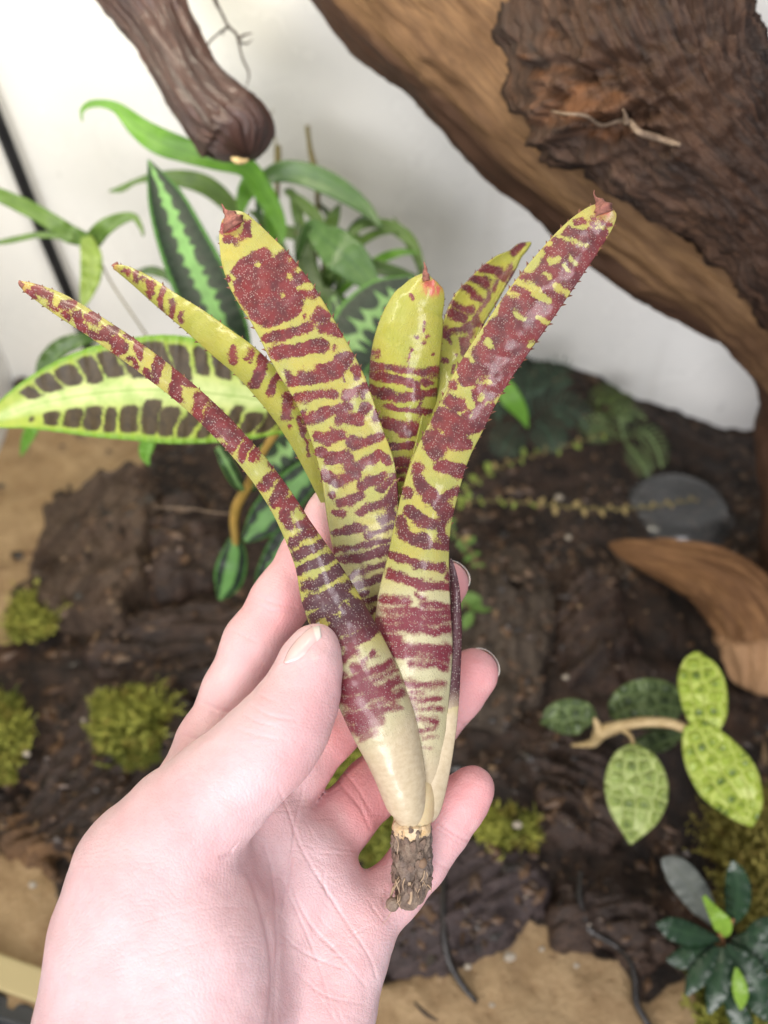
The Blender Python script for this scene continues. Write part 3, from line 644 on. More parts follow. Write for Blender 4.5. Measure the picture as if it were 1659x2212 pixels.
FR = [(ML_b, [(178, 262, .450, 3), (176, 240, .450, 8), (192, 226, .450, 14), (222, 224, .45, 16), (255, 234, .45, 24), (295, 272, .45, 44), (345, 305, .45, 56), (400, 325, .452, 50), (470, 346, .455, 42), (530, 360, .46, 44), (568, 410, .47, 36), (585, 480, .48, 22), (590, 640, .51, 10)], .10, 7),
      (ML_m, [(236, 413, .50, 4), (262, 408, .5, 14), (292, 392, .5, 10), (335, 383, .5, 20), (385, 385, .5, 34), (440, 398, .5, 42), (485, 432, .5, 38), (515, 470, .5, 26), (560, 620, .52, 10)], .1, 5),
      (ML_b, [(610, 525, .47, 8), (606, 490, .47, 26), (590, 450, .47, 38), (560, 400, .47, 44), (540, 370, .47, 30)], .05, 3),
      (ML_b, [(520, 470, .48, 8), (525, 430, .48, 30), (540, 400, .48, 42), (560, 380, .48, 30)], .05, 3),
      (ML_t, [(826, 492, .49, 5), (795, 455, .49, 26), (750, 420, .49, 42), (700, 392, .49, 50), (650, 374, .49, 48), (605, 372, .49, 42), (570, 390, .49, 28), (560, 470, .50, 12), (590, 640, .52, 8)], .07, 4),
      (ML_m, [(916, 580, .50, 4), (900, 540, .5, 18), (875, 508, .5, 26), (840, 488, .5, 24), (800, 482, .5, 18), (765, 500, .5, 16), (748, 545, .5, 14), (720, 650, .52, 8)], .08, 5),
      (ML_t, [(835, 655, .46, 6), (800, 610, .46, 44), (765, 570, .46, 78), (728, 538, .46, 84), (700, 515, .465, 60), (672, 490, .47, 30), (640, 560, .50, 10)], .05, 3),
      (ML_d, [(905, 600, .48, 8), (860, 590, .48, 26), (810, 575, .48, 28), (760, 565, .48, 24), (700, 590, .5, 12)], .06, 4),
      (ML_m, [(700, 520, .50, 4), (690, 480, .5, 22), (665, 450, .5, 26), (640, 428, .5, 20), (615, 410, .5, 10)], .05, 3),
      (ML_d, [(640, 480, .50, 8), (655, 540, .5, 40), (670, 600, .5, 50), (690, 660, .5, 40), (700, 720, .51, 20)], .05, 3),
      (ML_d, [(690, 440, .51, 6), (712, 470, .51, 18), (700, 500, .51, 22), (670, 520, .51, 20), (640, 560, .52, 12)], .05, 3),
      (ML_d, [(560, 500, .51, 8), (580, 560, .51, 46), (600, 620, .51, 56), (640, 690, .51, 40), (660, 740, .52, 14)], .05, 3),
      (ML_d, [(700, 620, .49, 8), (730, 660, .49, 50), (750, 720, .49, 60), (760, 780, .5, 40), (760, 830, .5, 12)], .05, 3),
      (ML_m, [(560, 520, .505, 8), (600, 500, .505, 26), (650, 510, .505, 26), (690, 540, .505, 14)], .05, 3),
      (ML_m, [(790, 520, .51, 6), (760, 510, .51, 16), (735, 530, .51, 18), (720, 570, .51, 14), (700, 640, .52, 8)], .05, 3),
      (ML_d, [(600, 560, .5, 6), (630, 590, .5, 30), (680, 640, .5, 30), (720, 660, .5, 10)], .05, 3),
      (ML_m, [(850, 470, .515, 4), (880, 520, .515, 16), (905, 570, .515, 14), (915, 620, .515, 8)], .05, 3)]
for mt, c, wv, wf in FR: blade('frond', fern, [r + (-35 if i > 1 else 0, 0) for i, r in enumerate(c)], mt, 8, 60, wv, wf)
for q, (bx, by, tx, ty, wd) in enumerate([(650, 640, 470, 515, 22), (640, 620, 535, 455, 24), (690, 640, 735, 440, 26), (700, 650, 800, 462, 22), (710, 660, 905, 545, 20), (660, 600, 628, 405, 24), (700, 640, 720, 545, 30), (720, 660, 790, 590, 26), (640, 640, 575, 545, 26), (690, 620, 860, 500, 18)]):
    mx, my = (bx + tx) / 2, (by + ty) / 2 - 34; dd = .500 + .004 * (q % 4)
    blade('frond', fern, [(bx, by, .515, 8, -40), ((bx + mx) / 2 + 4, (by + my) / 2 - 8, dd, wd * .8, -40), (mx, my, dd, wd, -40), ((mx + tx) / 2, (my + ty) / 2 - 10, dd - .004, wd * .85, -40), (tx, ty, dd - .006, 3, -40)], (ML_b, ML_m, ML_m, ML_t)[q % 4], 8, 36, .09, 4)
m_stalk = mat_plain('brown_stalk', (0.10, 0.085, 0.03), (0.17, 0.14, 0.05), 150, .6)
for c in ([(590, 235, .51, 1), (583, 260, .51, 1.5), (594, 300, .51, 2), (597, 330, .51, 3)], [(600, 315, .51, 7), (600, 345, .51, 8), (598, 375, .51, 7), (600, 430, .51, 4)], [(664, 272, .51, 5), (668, 310, .51, 5), (676, 350, .51, 7), (684, 380, .51, 7), (686, 470, .51, 5), (680, 600, .52, 4)],
          [(640, 500, .5, 4), (650, 600, .51, 4), (655, 700, .52, 4)], [(700, 540, .5, 3), (690, 640, .51, 3), (680, 740, .52, 4)]):
    thin_tube('stalk', c, m_stalk, fern, 8, 20, wob=.1)
fern2 = empty('strap_fern', G(130, 960, .02), 'sparse strap fern with drooping fronds over the black cord', 'fern')
for mt, c in ((ML_m, [(-60, 395, .47, 24), (0, 422, .47, 30), (55, 447, .47, 34), (110, 478, .47, 36), (150, 505, .475, 40), (195, 520, .48, 26)]), (ML_m, [(310, 510, .47, 4), (304, 490, .47, 10), (288, 468, .47, 16), (255, 475, .47, 26), (225, 492, .47, 34), (200, 520, .48, 36), (180, 545, .48, 20)]),
              (ML_y, [(186, 512, .475, 22), (196, 545, .47, 42), (197, 590, .468, 44), (188, 630, .466, 30), (176, 668, .466, 4)]), (ML_m, [(-20, 526, .47, 6), (20, 520, .47, 12), (80, 508, .47, 12), (160, 512, .475, 14)]),
              (ML_d, [(80, 815, .49, 10), (98, 785, .49, 34), (130, 752, .49, 38), (170, 735, .49, 30), (215, 728, .495, 12)]), (ML_b, [(45, 985, .52, 4), (58, 950, .515, 22), (72, 920, .51, 26), (90, 880, .51, 12)]),
              (ML_b, [(322, 1005, .44, 3), (314, 985, .44, 22), (318, 960, .44, 32), (330, 930, .44, 20)]), (ML_d, [(290, 590, .49, 8), (330, 585, .49, 20), (365, 600, .49, 16), (400, 640, .5, 6)])):
    blade('frond', fern2, [r + (-30, 0) for r in c], mt, 8, 40, .12, 5)
thin_tube('stalk', [(205, 540, .48, 2), (240, 610, .48, 2), (300, 700, .49, 2), (340, 760, .5, 3)], m_stalk, fern2, 6, 20)

# patterned leaf plant
pat = empty('patterned_plant', G(505, 1180, .02), 'plant with dark blotched leaves striped pale green behind the bromeliad', 'plant')
MP1 = mat_patterned('leaf_blotched', (0.42, 0.51, 0.08), (0.64, 0.72, 0.33), (0.062, 0.042, 0.017), (0.19, 0.37, 0.035))
MP2 = mat_patterned('leaf_striped', (0.12, 0.34, 0.055), (0.21, 0.46, 0.12), (0.014, 0.032, 0.015), (0.075, 0.21, 0.04), 2.5)
MP3 = mat_patterned('leaf_feathered', (0.20, 0.42, 0.12), (0.32, 0.52, 0.20), (0.025, 0.045, 0.022), (0.14, 0.36, 0.06), 3)
blot = crop('B', [(130,1010,60),(215,950,75),(300,910,95),(400,870,105),(525,820,535,860,120),(630,740,680,820,95),(750,720,800,810,105),(880,720,930,800,100),(1020,560,1130,720,90),(1150,600,1280,730,105),(1300,590,1420,730,90),(1440,620,1530,750,60),
                  (270,1110,40),(370,1115,60),(480,1105,620,1115,95),(720,1080,770,1150,75),(690,1165,780,1175,35),(870,1080,890,1150,120),(1030,1070,1050,1160,125),(1170,1050,1210,1180,85),(1300,1070,1310,1180,115),(1430,1180,100)]) + \
       crop('R3', [(900,760,60),(975,640,980,660,50),(1050,650,1060,730,55),(1120,660,1135,730,50),(1190,690,1200,740,45),(860,370,900,450,45),(930,400,960,470,30)])
_cr = RNG.random((2, 64, 4))
def bars(px, py, U, s):
    sg = (U > 0).astype(int); au = np.abs(U); n = 17.0
    s2 = s + .012 * vnoise(np.stack([s * 14, sg * 5.0, au * 2], -1)) + .004 * fbm(np.stack([px / 14, py / 14, 0 * px], -1), 2)
    q = s2 * n + .75 * au + .4 * sg; k = np.floor(q).astype(int) % 64; t = q - np.floor(q); r = _cr[sg, k]
    f1 = (au - .20 - .16 * r[:, 0]) * 110; f2 = (.80 + .08 * r[:, 1] - au) * 110; f3 = (np.minimum(t, 1 - t) - .09 - .15 * r[:, 2] ** 2) * 44
    kk = 5.0; m_ = -kk * np.log(np.exp(-f1 / kk) + np.exp(-f2 / kk) + np.exp(-np.maximum(f3, -40) / kk))
    return {'mask': np.clip(m_ + 3.5, -40, 40) - 30 * (1 - sstep(.06, .22, s)) - 3 * (1 - sstep(.1, .35, s))}
blade('leaf', pat, [(-60, 912, .372, 10, -20), (-6, 902, .370, 46, -25), (50, 882, .368, 92, -25), (110, 866, .366, 136, -25), (190, 852, .364, 184, -25), (280, 843, .362, 216, -20), (370, 842, .362, 232, -20), (460, 850, .364, 214, -20), (550, 862, .368, 176, -20), (630, 880, .375, 110, -20), (690, 900, .385, 30, -20)], MP1, 40, 160, .012, 26, .0008, 1.0,
      bars)
def saw(n, w0, a, hi=.86):
    def f(px, py, U, s):
        s2 = s + .35 / n * vnoise(np.stack([s * n * .9, np.sign(U) * 3.0, 0 * s], -1)) - .10 / n * 6 * np.abs(U) * .3; t = (s2 * n + .25 * np.sign(U)) % 1.0; a_ = a * (1 + .5 * vnoise(np.stack([s * n * 1.3, np.sign(U) * 7.0, 0 * s + 2], -1))); e = w0 + a_ * (1 - np.abs(2 * t - 1)) ** 2
        return {'mask': np.minimum(np.abs(U) - e, hi - np.abs(U)) * 42 + 2 * sstep(0, .05, s) - 2}
    return f
blade('leaf', pat, [(321, 346, .43, 4, -50), (338, 385, .43, 40, -60), (360, 435, .43, 78, -60), (390, 510, .43, 104, -60), (425, 590, .43, 120, -60), (458, 660, .43, 122, -60), (488, 725, .432, 104, -60), (515, 790, .44, 60, -60), (540, 850, .45, 22, -60)], MP2, 32, 140, .01, 20, .0008, 2.0, saw(17, .17, .20, .88))
blade('leaf', pat, [(925, 600, .46, 10, 10), (880, 622, .46, 56, 20), (830, 655, .46, 110, 30), (785, 705, .46, 130, 30), (755, 760, .46, 118, 30), (735, 830, .46, 60, 30), (720, 890, .47, 14, 30)], MP3, 32, 120, .01, 20, .0008, 3.0, saw(11, .05, .55, .9))
blade('leaf', pat, [(505, 1160, .47, 18, 40), (506, 1190, .47, 50, 40), (500, 1225, .47, 66, 40), (490, 1262, .475, 58, 40), (475, 1295, .48, 10, 40)], MP2, 20, 60, .015, 9, .0008, 3.0, saw(4, .38, .05, .82))
blade('leaf', pat, [(720, 985, .44, 20, 20), (665, 1025, .44, 64, 30), (615, 1075, .445, 80, 30), (570, 1125, .45, 76, 30), (528, 1168, .455, 16, 30)], MP2, 20, 70, .02, 9, .0008, 3.0, saw(6, .34, .25, .85))
blade('leaf', pat, [(700, 950, .45, 20, 20), (650, 960, .45, 66, 30), (600, 985, .455, 80, 30), (560, 1025, .46, 50, 30), (540, 1060, .47, 12, 30)], MP3, 20, 70, .02, 9, .0008, 4.0, saw(7, .1, .5, .88))
blade('leaf', pat, [(640, 1110, .46, 16, 20), (625, 1160, .46, 64, 30), (600, 1210, .465, 70, 30), (575, 1250, .47, 50, 30), (555, 1290, .48, 8, 30)], MP2, 20, 60, .02, 9, .0008, 5.0, saw(5, .3, .2, .86))
blade('leaf', pat, [(470, 965, .41, 14, 10), (490, 1000, .41, 28, 20), (508, 1035, .42, 26, 20), (525, 1060, .43, 10, 20)], MP3, 12, 30, .02, 9, .0008, 5.0, saw(3, .3, .2, .86))
blade('leaf', pat, [(720, 640, .47, 12, 20), (745, 700, .47, 70, 30), (775, 770, .47, 80, 30), (800, 850, .475, 40, 30), (810, 900, .48, 10, 30)], MP3, 20, 60, .02, 9, .0008, 5.0, saw(7, .1, .45, .86))
m_or = mat_plain('orange_stem', (0.30, 0.20, 0.04), (0.42, 0.26, 0.06), 160, .5)
thin_tube('stem', [(620, 900, .40, 8), (560, 990, .42, 9), (535, 1050, .44, 10), (512, 1090, .455, 11), (506, 1130, .465, 10), (508, 1168, .47, 8), (515, 1260, .49, 7)], m_or, pat, 10, 30, wob=.1)
thin_tube('root', [(335, 1096, .495, 1), (400, 1098, .49, 1.2), (470, 1108, .48, 1.4), (520, 1110, .47, 1.4)], m_root, pat, 6, 16, wob=.4)
blade('frond', fern, [(1140, 925, .57, 3, -30), (1128, 895, .565, 26, -30), (1105, 862, .56, 44, -30), (1085, 835, .56, 40, -30), (1060, 815, .56, 12, -30)], ML_b, 8, 30, .06, 3)

# creeping strands with paired leaves
def small_leaf_mesh(name, mat):
    L = 1.0; V = [(0,0,0),(.18,.20,.03),(.18,0,-.02),(.18,-.20,.03),(.52,.30,.05),(.52,0,-.03),(.52,-.30,.05),(.82,.18,.02),(.82,0,-.05),(.82,-.18,.02),(1,0,-.09)]
    Fc = [(0,2,1),(0,3,2),(1,2,5,4),(2,3,6,5),(4,5,8,7),(5,6,9,8),(7,8,10),(8,9,10)]
    me = bpy.data.meshes.new(name); me.from_pydata(V, [], Fc); me.polygons.foreach_set('use_smooth', [True] * len(Fc)); me.materials.append(mat); return me
m_cg = mat_plain('creeper_green', (0.20, 0.29, 0.05), (0.32, 0.40, 0.08), 200, .5, tr=.25); m_cb = mat_plain('creeper_brown', (0.26, 0.19, 0.07), (0.40, 0.31, 0.13), 200, .6, tr=.2)
m_cd = mat_plain('creeper_deep', (0.10, 0.20, 0.04), (0.16, 0.28, 0.06), 200, .5, tr=.25)
LG, LB, LD = small_leaf_mesh('creeper_leaf_green', m_cg), small_leaf_mesh('creeper_leaf_brown', m_cb), small_leaf_mesh('creeper_leaf_deep', m_cd)
def creeper(ctrl, n, size, pick, label):
    Q = spline(np.array(ctrl, float), n); c = np.array([P(q[0], q[1], q[2]) for q in Q])
    root = empty('creeping_plant', c[0], label, 'plant', 'creeping strands on the bank')
    world_tube('stem', c, .0007, m_stalk, 6, 40, root).location = (0, 0, 0)
    st = root.children[0]; co = np.array([v.co for v in st.data.vertices])
    for i in range(n):
        T = unit(c[min(i + 1, n - 1)] - c[max(i - 1, 0)]); side0 = unit(np.cross(T, UP * .4 - FWD))
        for sg in (-1, 1):
            o = bpy.data.objects.new('leaf', pick(i / n, random.random())); COL.objects.link(o); o.parent = root
            X = unit(sg * side0 + .45 * T + RNG.normal(0, .42, 3)); Z = unit(np.cross(X, T)) * sg; Y = np.cross(Z, X); s = size * random.uniform(.5, 1.35) * Q[i, 3]
            M = Matrix(((X[0], Y[0], Z[0]), (X[1], Y[1], Z[1]), (X[2], Y[2], Z[2]))).to_4x4()
            o.rotation_euler = M.to_euler(); o.scale = (s, s, s); o.location = (c[i] - c[0] + T * random.uniform(-.003, .003)).tolist()
creeper([(985, 1075, .60, 1.1), (1060, 1020, .61, 1.1), (1140, 985, .62, 1), (1220, 965, .63, .9), (1310, 935, .64, .8)], 14, .0064, lambda t, r: LG if r > t * .6 else LB, 'green creeping strand with paired leaves climbing the dark bank')
creeper([(985, 1082, .60, 1.0), (1080, 1082, .605, 1), (1180, 1090, .61, 1), (1290, 1100, .615, .9), (1400, 1095, .62, .9), (1500, 1080, .63, .8)], 18, .0057, lambda t, r: LG if r > t * 2.2 + .1 else LB, 'straight creeping strand with browning leaves passing the cloudy dome')
creeper([(960, 1135, .585, 1), (995, 1165, .58, 1.1), (1020, 1195, .575, 1), (1032, 1220, .57, .7)], 6, .0072, lambda t, r: LD if r > t * .7 else LB, 'short creeping strand drooping beside the purple leaf sheath')
creeper([(990, 1290, .56, 1.0), (1005, 1305, .558, 1.5), (1015, 1315, .556, 1.1)], 3, .010, lambda t, r: LD, 'tiny green sprig showing beyond the middle fingertip')

# feathery ferns on the bank
def feather_fern(root_px, fronds, mat, label, pl, group=None):
    r0 = P(*root_px); root = empty('feathery_fern', r0, label, 'fern', group)
    for ctrl in fronds:
        Q = spline(np.array(ctrl, float), 16); V = []; Fc = []; U = []
        c = np.array([P(q[0], q[1], q[2]) for q in Q])
        for i in range(15):
            T = unit(c[i + 1] - c[i]); N = unit(-FWD * .8 + np.array([0, 0, .6])); sdv = unit(np.cross(T, N)); ln = Q[i, 3] / F * Q[i, 2]
            for sg in (-1, 1):
                for e in range(3):
                    b = len(V); q0 = c[i] + sg * sdv * ln * e / 3 + T * ln * .12 * e; q1 = q0 + sg * sdv * ln * .42 + T * ln * .25; wv = T * ln * .085
                    V += [q0 - wv, q0 + wv, q1 + N * .001]; Fc.append((b, b + 1, b + 2))
        for i in range(15):
            b = len(V); wv = np.array([.0006, 0, .0004]); V += [c[i] - wv, c[i] + wv, c[i + 1] + wv, c[i + 1] - wv]; Fc.append((b, b + 1, b + 2, b + 3))
        mk('frond', V, Fc, mat, root, smooth=False)
m_ff = mat_plain('fern_blue', (0.028, 0.060, 0.036), (0.055, 0.10, 0.062), 120, .6, tr=.2)
m_ff2 = mat_plain('fern_sage', (0.13, 0.20, 0.075), (0.20, 0.29, 0.11), 120, .6, tr=.2); m_ff3 = mat_plain('fern_olive', (0.08, 0.13, 0.035), (0.14, 0.19, 0.05), 120, .6, tr=.2)
feather_fern((1150, 900, .64), [[(1150, 900, .64, 6), (1120, 840, .63, 34), (1100, 790, .63, 30), (1090, 760, .63, 6)], [(1160, 890, .64, 8), (1180, 830, .63, 40), (1210, 800, .63, 34), (1240, 800, .63, 6)], [(1140, 900, .63, 8), (1090, 870, .62, 40), (1060, 880, .62, 36), (1040, 920, .61, 6)],
    [(1160, 910, .63, 8), (1200, 880, .62, 40), (1240, 890, .62, 36), (1270, 930, .62, 6)], [(1150, 900, .63, 8), (1140, 850, .62, 40), (1150, 800, .63, 30), (1165, 775, .63, 6)], [(1150, 910, .62, 10), (1170, 920, .61, 40), (1190, 950, .60, 34), (1195, 980, .6, 6)], [(1130, 910, .62, 10), (1110, 930, .61, 40), (1090, 960, .60, 34), (1080, 990, .6, 6)]], m_ff, 'dark blue green feathery fern on the bank behind the red leaf', .01)
feather_fern((1350, 960, .66), [[(1350, 950, .66, 8), (1385, 930, .65, 26), (1415, 960, .645, 26), (1430, 1010, .64, 10)], [(1345, 950, .66, 8), (1310, 930, .65, 36), (1275, 925, .65, 28), (1255, 940, .65, 6)], [(1350, 955, .66, 8), (1370, 980, .65, 26), (1390, 1010, .64, 22), (1400, 1030, .64, 6)], [(1350, 950, .655, 8), (1340, 905, .65, 26), (1360, 890, .65, 20), (1395, 905, .645, 6)]], m_ff2, 'sage green feathery fern leaning over the cloudy dome', .01)
feather_fern((1300, 900, .68), [[(1300, 905, .68, 8), (1290, 870, .67, 26), (1310, 850, .67, 24), (1340, 845, .67, 5)], [(1305, 905, .68, 8), (1330, 880, .67, 28), (1350, 865, .67, 20), (1362, 850, .67, 5)]], m_ff3, 'small olive feathery fern at the foot of the white wall', .01)

# net-veined plant, right
jw = empty('net_veined_plant', G(1300, 1600, .01), 'creeping plant with pale net veined oval leaves on black soil', 'plant')
MJ1 = mat_jewel('leaf_net_bright', (0.30, 0.40, 0.040), (0.075, 0.13, 0.012), (0.50, 0.56, 0.14)); MJ2 = mat_jewel('leaf_net_dark', (0.060, 0.095, 0.028), (0.028, 0.050, 0.016), (0.17, 0.24, 0.08))
MJ3 = mat_jewel('leaf_net_sage', (0.25, 0.33, 0.075), (0.10, 0.15, 0.03), (0.48, 0.55, 0.22))
for mt, c in ((MJ3, [(1369, 1608, .445, 16), (1370, 1632, .44, 84), (1373, 1672, .437, 124), (1374, 1716, .435, 130), (1370, 1762, .434, 100), (1366, 1798, .434, 48), (1362, 1824, .434, 4)]),
              (MJ1, [(1496, 1562, .44, 40), (1512, 1592, .438, 84), (1538, 1636, .436, 120), (1572, 1686, .435, 130), (1602, 1736, .434, 92), (1616, 1766, .434, 50), (1624, 1786, .434, 4)]),
              (MJ1, [(1506, 1408, .445, 10), (1506, 1428, .443, 58), (1512, 1462, .44, 92), (1520, 1506, .438, 96), (1524, 1548, .438, 80), (1518, 1580, .44, 44), (1500, 1594, .442, 10)]),
              (MJ2, [(1482, 1530, .47, 8), (1460, 1524, .47, 70), (1420, 1520, .47, 104), (1370, 1524, .472, 100), (1335, 1536, .475, 60), (1318, 1548, .478, 6)]),
              (MJ2, [(1290, 1560, .48, 8), (1262, 1548, .48, 62), (1230, 1548, .482, 76), (1195, 1552, .485, 56), (1168, 1562, .49, 4)]),
              (MJ2, [(1480, 1580, .475, 8), (1440, 1596, .475, 40), (1400, 1606, .475, 44), (1365, 1605, .475, 6)])):
    blade('leaf', jw, [r + (-35, 0) for r in c], mt, 18, 50, .015, 4, .0009)
m_js = mat_plain('pale_stem', (0.36, 0.26, 0.12), (0.50, 0.38, 0.20), 140, .5)
thin_tube('stem', [(1235, 1610, .485, 3), (1280, 1605, .475, 9), (1300, 1585, .465, 16), (1335, 1570, .458, 13), (1390, 1560, .452, 11), (1440, 1562, .447, 11), (1488, 1578, .442, 10), (1510, 1585, .44, 6)], m_js, jw, 12, 40, wob=.15)
thin_tube('stem', [(1300, 1590, .465, 12), (1290, 1565, .462, 8), (1284, 1552, .46, 3)], m_js, jw, 10, 12, wob=.1)
thin_tube('stem', [(1340, 1572, .457, 8), (1362, 1590, .45, 5), (1369, 1612, .445, 4)], m_js, jw, 10, 12)

# glossy dark plant, lower right
gp = empty('glossy_plant', G(1570, 2010, .006), 'dark glossy leaved rosette plant with one fresh lime green leaf', 'plant')
MQ = mat_leaf('leaf_glossy_dark', (0.010, 0.030, 0.014), (0.022, 0.055, 0.022), (0.03, 0.07, 0.03), .27, .05, 24, .5); MQ2 = mat_leaf('leaf_dusty', (0.075, 0.085, 0.075), (0.13, 0.14, 0.12), (0.09, 0.1, 0.08), .5, .05, 24); MQ3 = mat_leaf('leaf_lime', (0.22, 0.40, 0.035), (0.30, 0.48, 0.06), (0.2, 0.36, 0.04), .35, .35)
GL = [(MQ2, [(1540, 1998, .43, 10), (1520, 1960, .425, 52), (1490, 1915, .42, 66), (1462, 1880, .418, 58), (1440, 1862, .418, 30), (1430, 1855, .418, 6)]), (MQ3, [(1520, 1935, .415, 8), (1532, 1955, .413, 18), (1546, 1975, .41, 30), (1560, 1995, .41, 40), (1566, 2010, .412, 26), (1566, 2022, .415, 8)]),
      (MQ, [(1575, 2000, .43, 8), (1590, 1960, .425, 48), (1594, 1915, .42, 52), (1588, 1880, .418, 34), (1582, 1858, .418, 4)]), (MQ, [(1555, 2030, .425, 8), (1500, 2020, .42, 44), (1450, 2005, .418, 46), (1418, 1996, .418, 6)]),
      (MQ, [(1540, 2040, .425, 8), (1500, 2060, .42, 44), (1470, 2072, .42, 40), (1440, 2074, .42, 6)]), (MQ, [(1580, 2030, .425, 8), (1620, 2040, .42, 56), (1660, 2062, .418, 66), (1710, 2100, .418, 10)]), (MQ, [(1570, 2040, .42, 8), (1600, 2080, .415, 60), (1630, 2120, .412, 66), (1650, 2170, .412, 10)]),
      (MQ, [(1560, 2045, .42, 8), (1560, 2090, .415, 46), (1548, 2140, .412, 48), (1530, 2190, .412, 8)]), (MQ, [(1550, 2045, .42, 8), (1520, 2090, .415, 40), (1500, 2120, .413, 36), (1482, 2150, .413, 6)]), (MQ, [(1600, 2030, .425, 8), (1640, 2010, .42, 40), (1680, 2000, .42, 40), (1720, 2000, .42, 8)]),
      (MQ, [(1600, 2140, .42, 8), (1630, 2160, .415, 44), (1670, 2190, .413, 44), (1700, 2220, .413, 8)]), (MQ3, [(1590, 2090, .41, 6), (1596, 2120, .408, 28), (1600, 2150, .408, 30), (1600, 2180, .41, 6)]), (MQ, [(1560, 2130, .42, 8), (1590, 2180, .415, 44), (1610, 2230, .413, 40), (1620, 2270, .413, 8)])]
for mt, c in GL: blade('leaf', gp, [r + (40 if mt is not MQ3 else -40, 0) for r in c], mt, 14, 40, .05, 6, .0009)
thin_tube('stem', [(1585, 1985, .425, 3), (1570, 2005, .425, 7), (1556, 2025, .428, 9), (1560, 2060, .44, 8)], mat_plain('rust_stem', (0.26, 0.12, 0.05), (0.36, 0.18, 0.08), 160), gp, 8, 16)

# ================================================================== HAND
def hand():
    h = 0.0009
    lo = np.array([-0.118, -0.172, -0.300]); hi = np.array([0.050, 0.030, -0.196])
    n = np.ceil((hi - lo) / h).astype(int) + 1
    ax = [lo[k] + h * np.arange(n[k]) for k in range(3)]
    def cone(phi, a, ra, b, rb, k):
        m = max(ra, rb) + 0.010; mn = np.minimum(a, b) - m; mx = np.maximum(a, b) + m
        i0 = np.clip(((mn - lo) / h).astype(int), 0, n - 1); i1 = np.clip(((mx - lo) / h).astype(int) + 2, 1, n)
        if (i1 <= i0).any(): return
        sl = tuple(slice(i0[q], i1[q]) for q in range(3))
        X = ax[0][sl[0]][:, None, None].astype(np.float32); Y = ax[1][sl[1]][None, :, None].astype(np.float32); Z = ax[2][sl[2]][None, None, :].astype(np.float32)
        ba = b - a; q = float(ba @ ba) + 1e-12
        t = np.clip(((X - a[0]) * ba[0] + (Y - a[1]) * ba[1] + (Z - a[2]) * ba[2]) / q, 0, 1).astype(np.float32)
        d = np.sqrt((X - a[0] - t * ba[0]) ** 2 + (Y - a[1] - t * ba[1]) ** 2 + (Z - a[2] - t * ba[2]) ** 2) - (ra + (rb - ra) * t)
        o = phi[sl]; hh = np.clip(0.5 + 0.5 * (o - d) / k, 0, 1)
        phi[sl] = o * (1 - hh) + d * hh - k * hh * (1 - hh)
    def chain(phi, pts, k):
        c = [(cam3(x, y, d), r / 1000) for x, y, d, r in pts]
        for (a, ra), (b, rb) in zip(c[:-1], c[1:]): cone(phi, a, ra, b, rb, k)
    new = lambda: np.full(n, 0.05, np.float32)
    palm = new()
    for ch in ([(405, 1720, .262, 10.5), (360, 1850, .259, 13), (330, 2080, .254, 15), (330, 2450, .248, 19)],
               [(560, 1765, .266, 11), (530, 1880, .262, 12.5), (480, 2080, .257, 14), (430, 2450, .250, 19)],
               [(668, 1845, .267, 10.5), (640, 1930, .263, 12.5), (590, 2090, .258, 14), (520, 2450, .252, 18)],
               [(776, 1985, .263, 9.5), (745, 2060, .260, 11.5), (700, 2180, .257, 13.5), (640, 2450, .252, 17)],
               [(560, 1790, .266, 10), (670, 1860, .266, 10), (770, 1990, .262, 9)],
               [(420, 1760, .262, 11), (560, 1800, .265, 11)]):
        chain(palm, ch, .007)
    chain(palm, [(250, 2450, .240, 24), (262, 2220, .241, 21.5), (285, 2030, .243, 20.5), (318, 1890, .244, 18.5), (395, 1785, .244, 15.5)], .008)   # thumb metacarpal
    chain(palm, [(430, 2450, .238, 20), (438, 2200, .238, 19), (438, 2030, .240, 17), (405, 1900, .243, 15)], .010)            # thenar pad
    T = palm.copy()
    chain(T, [(318, 1890, .244, 17.5), (395, 1785, .2435, 15.6), (480, 1702, .242, 13.9), (545, 1640, .2415, 12.6), (588, 1600, .2415, 12.3), (624, 1552, .242, 11.3), (648, 1506, .243, 9.9), (662, 1462, .244, 8.5), (673, 1424, .2448, 7.5), (682, 1396, .2455, 6.2)], .004)
    fingers = {'index': [(420, 1690, .263, 10.6), (455, 1612, .267, 10.0), (508, 1495, .271, 9.3), (552, 1392, .273, 9.5), (610, 1292, .275, 8.7), (672, 1196, .277, 8.5), (722, 1110, .278, 7.8), (768, 1030, .279, 6.6)],
               'middle': [(565, 1760, .268, 10.2), (640, 1665, .276, 9.3), (716, 1572, .284, 9.2), (800, 1470, .289, 8.8), (870, 1380, .291, 8.5), (925, 1310, .289, 8.2), (964, 1262, .287, 7.3)],
               'ring': [(672, 1840, .268, 9.8), (740, 1772, .276, 9.0), (800, 1706, .283, 8.9), (870, 1626, .288, 8.7), (930, 1560, .289, 8.6), (985, 1495, .287, 8.5), (1022, 1455, .286, 8.0)],
               'pinky': [(790, 1985, .264, 8.8), (848, 1928, .268, 8.3), (905, 1858, .271, 8.1), (955, 1790, .273, 7.8), (995, 1735, .273, 7.4), (1022, 1703, .272, 6.7)]}
    phi = T
    for f, pts in fingers.items():
        q = palm.copy(); chain(q, pts, .0045)
        phi = np.minimum(phi, q)
    # surface nets
    ins = phi < 0; c = ins[:-1, :-1, :-1].astype(np.int8)
    tot = np.zeros(tuple(n - 1), np.int8)
    for a in (0, 1):
        for b in (0, 1):
            for d in (0, 1): tot += ins[a:n[0]-1+a, b:n[1]-1+b, d:n[2]-1+d]
    act = (tot > 0) & (tot < 8); idx = -np.ones(act.shape, int); cells = np.argwhere(act); idx[act] = np.arange(len(cells))
    acc = np.zeros((len(cells), 3)); cnt = np.zeros(len(cells))
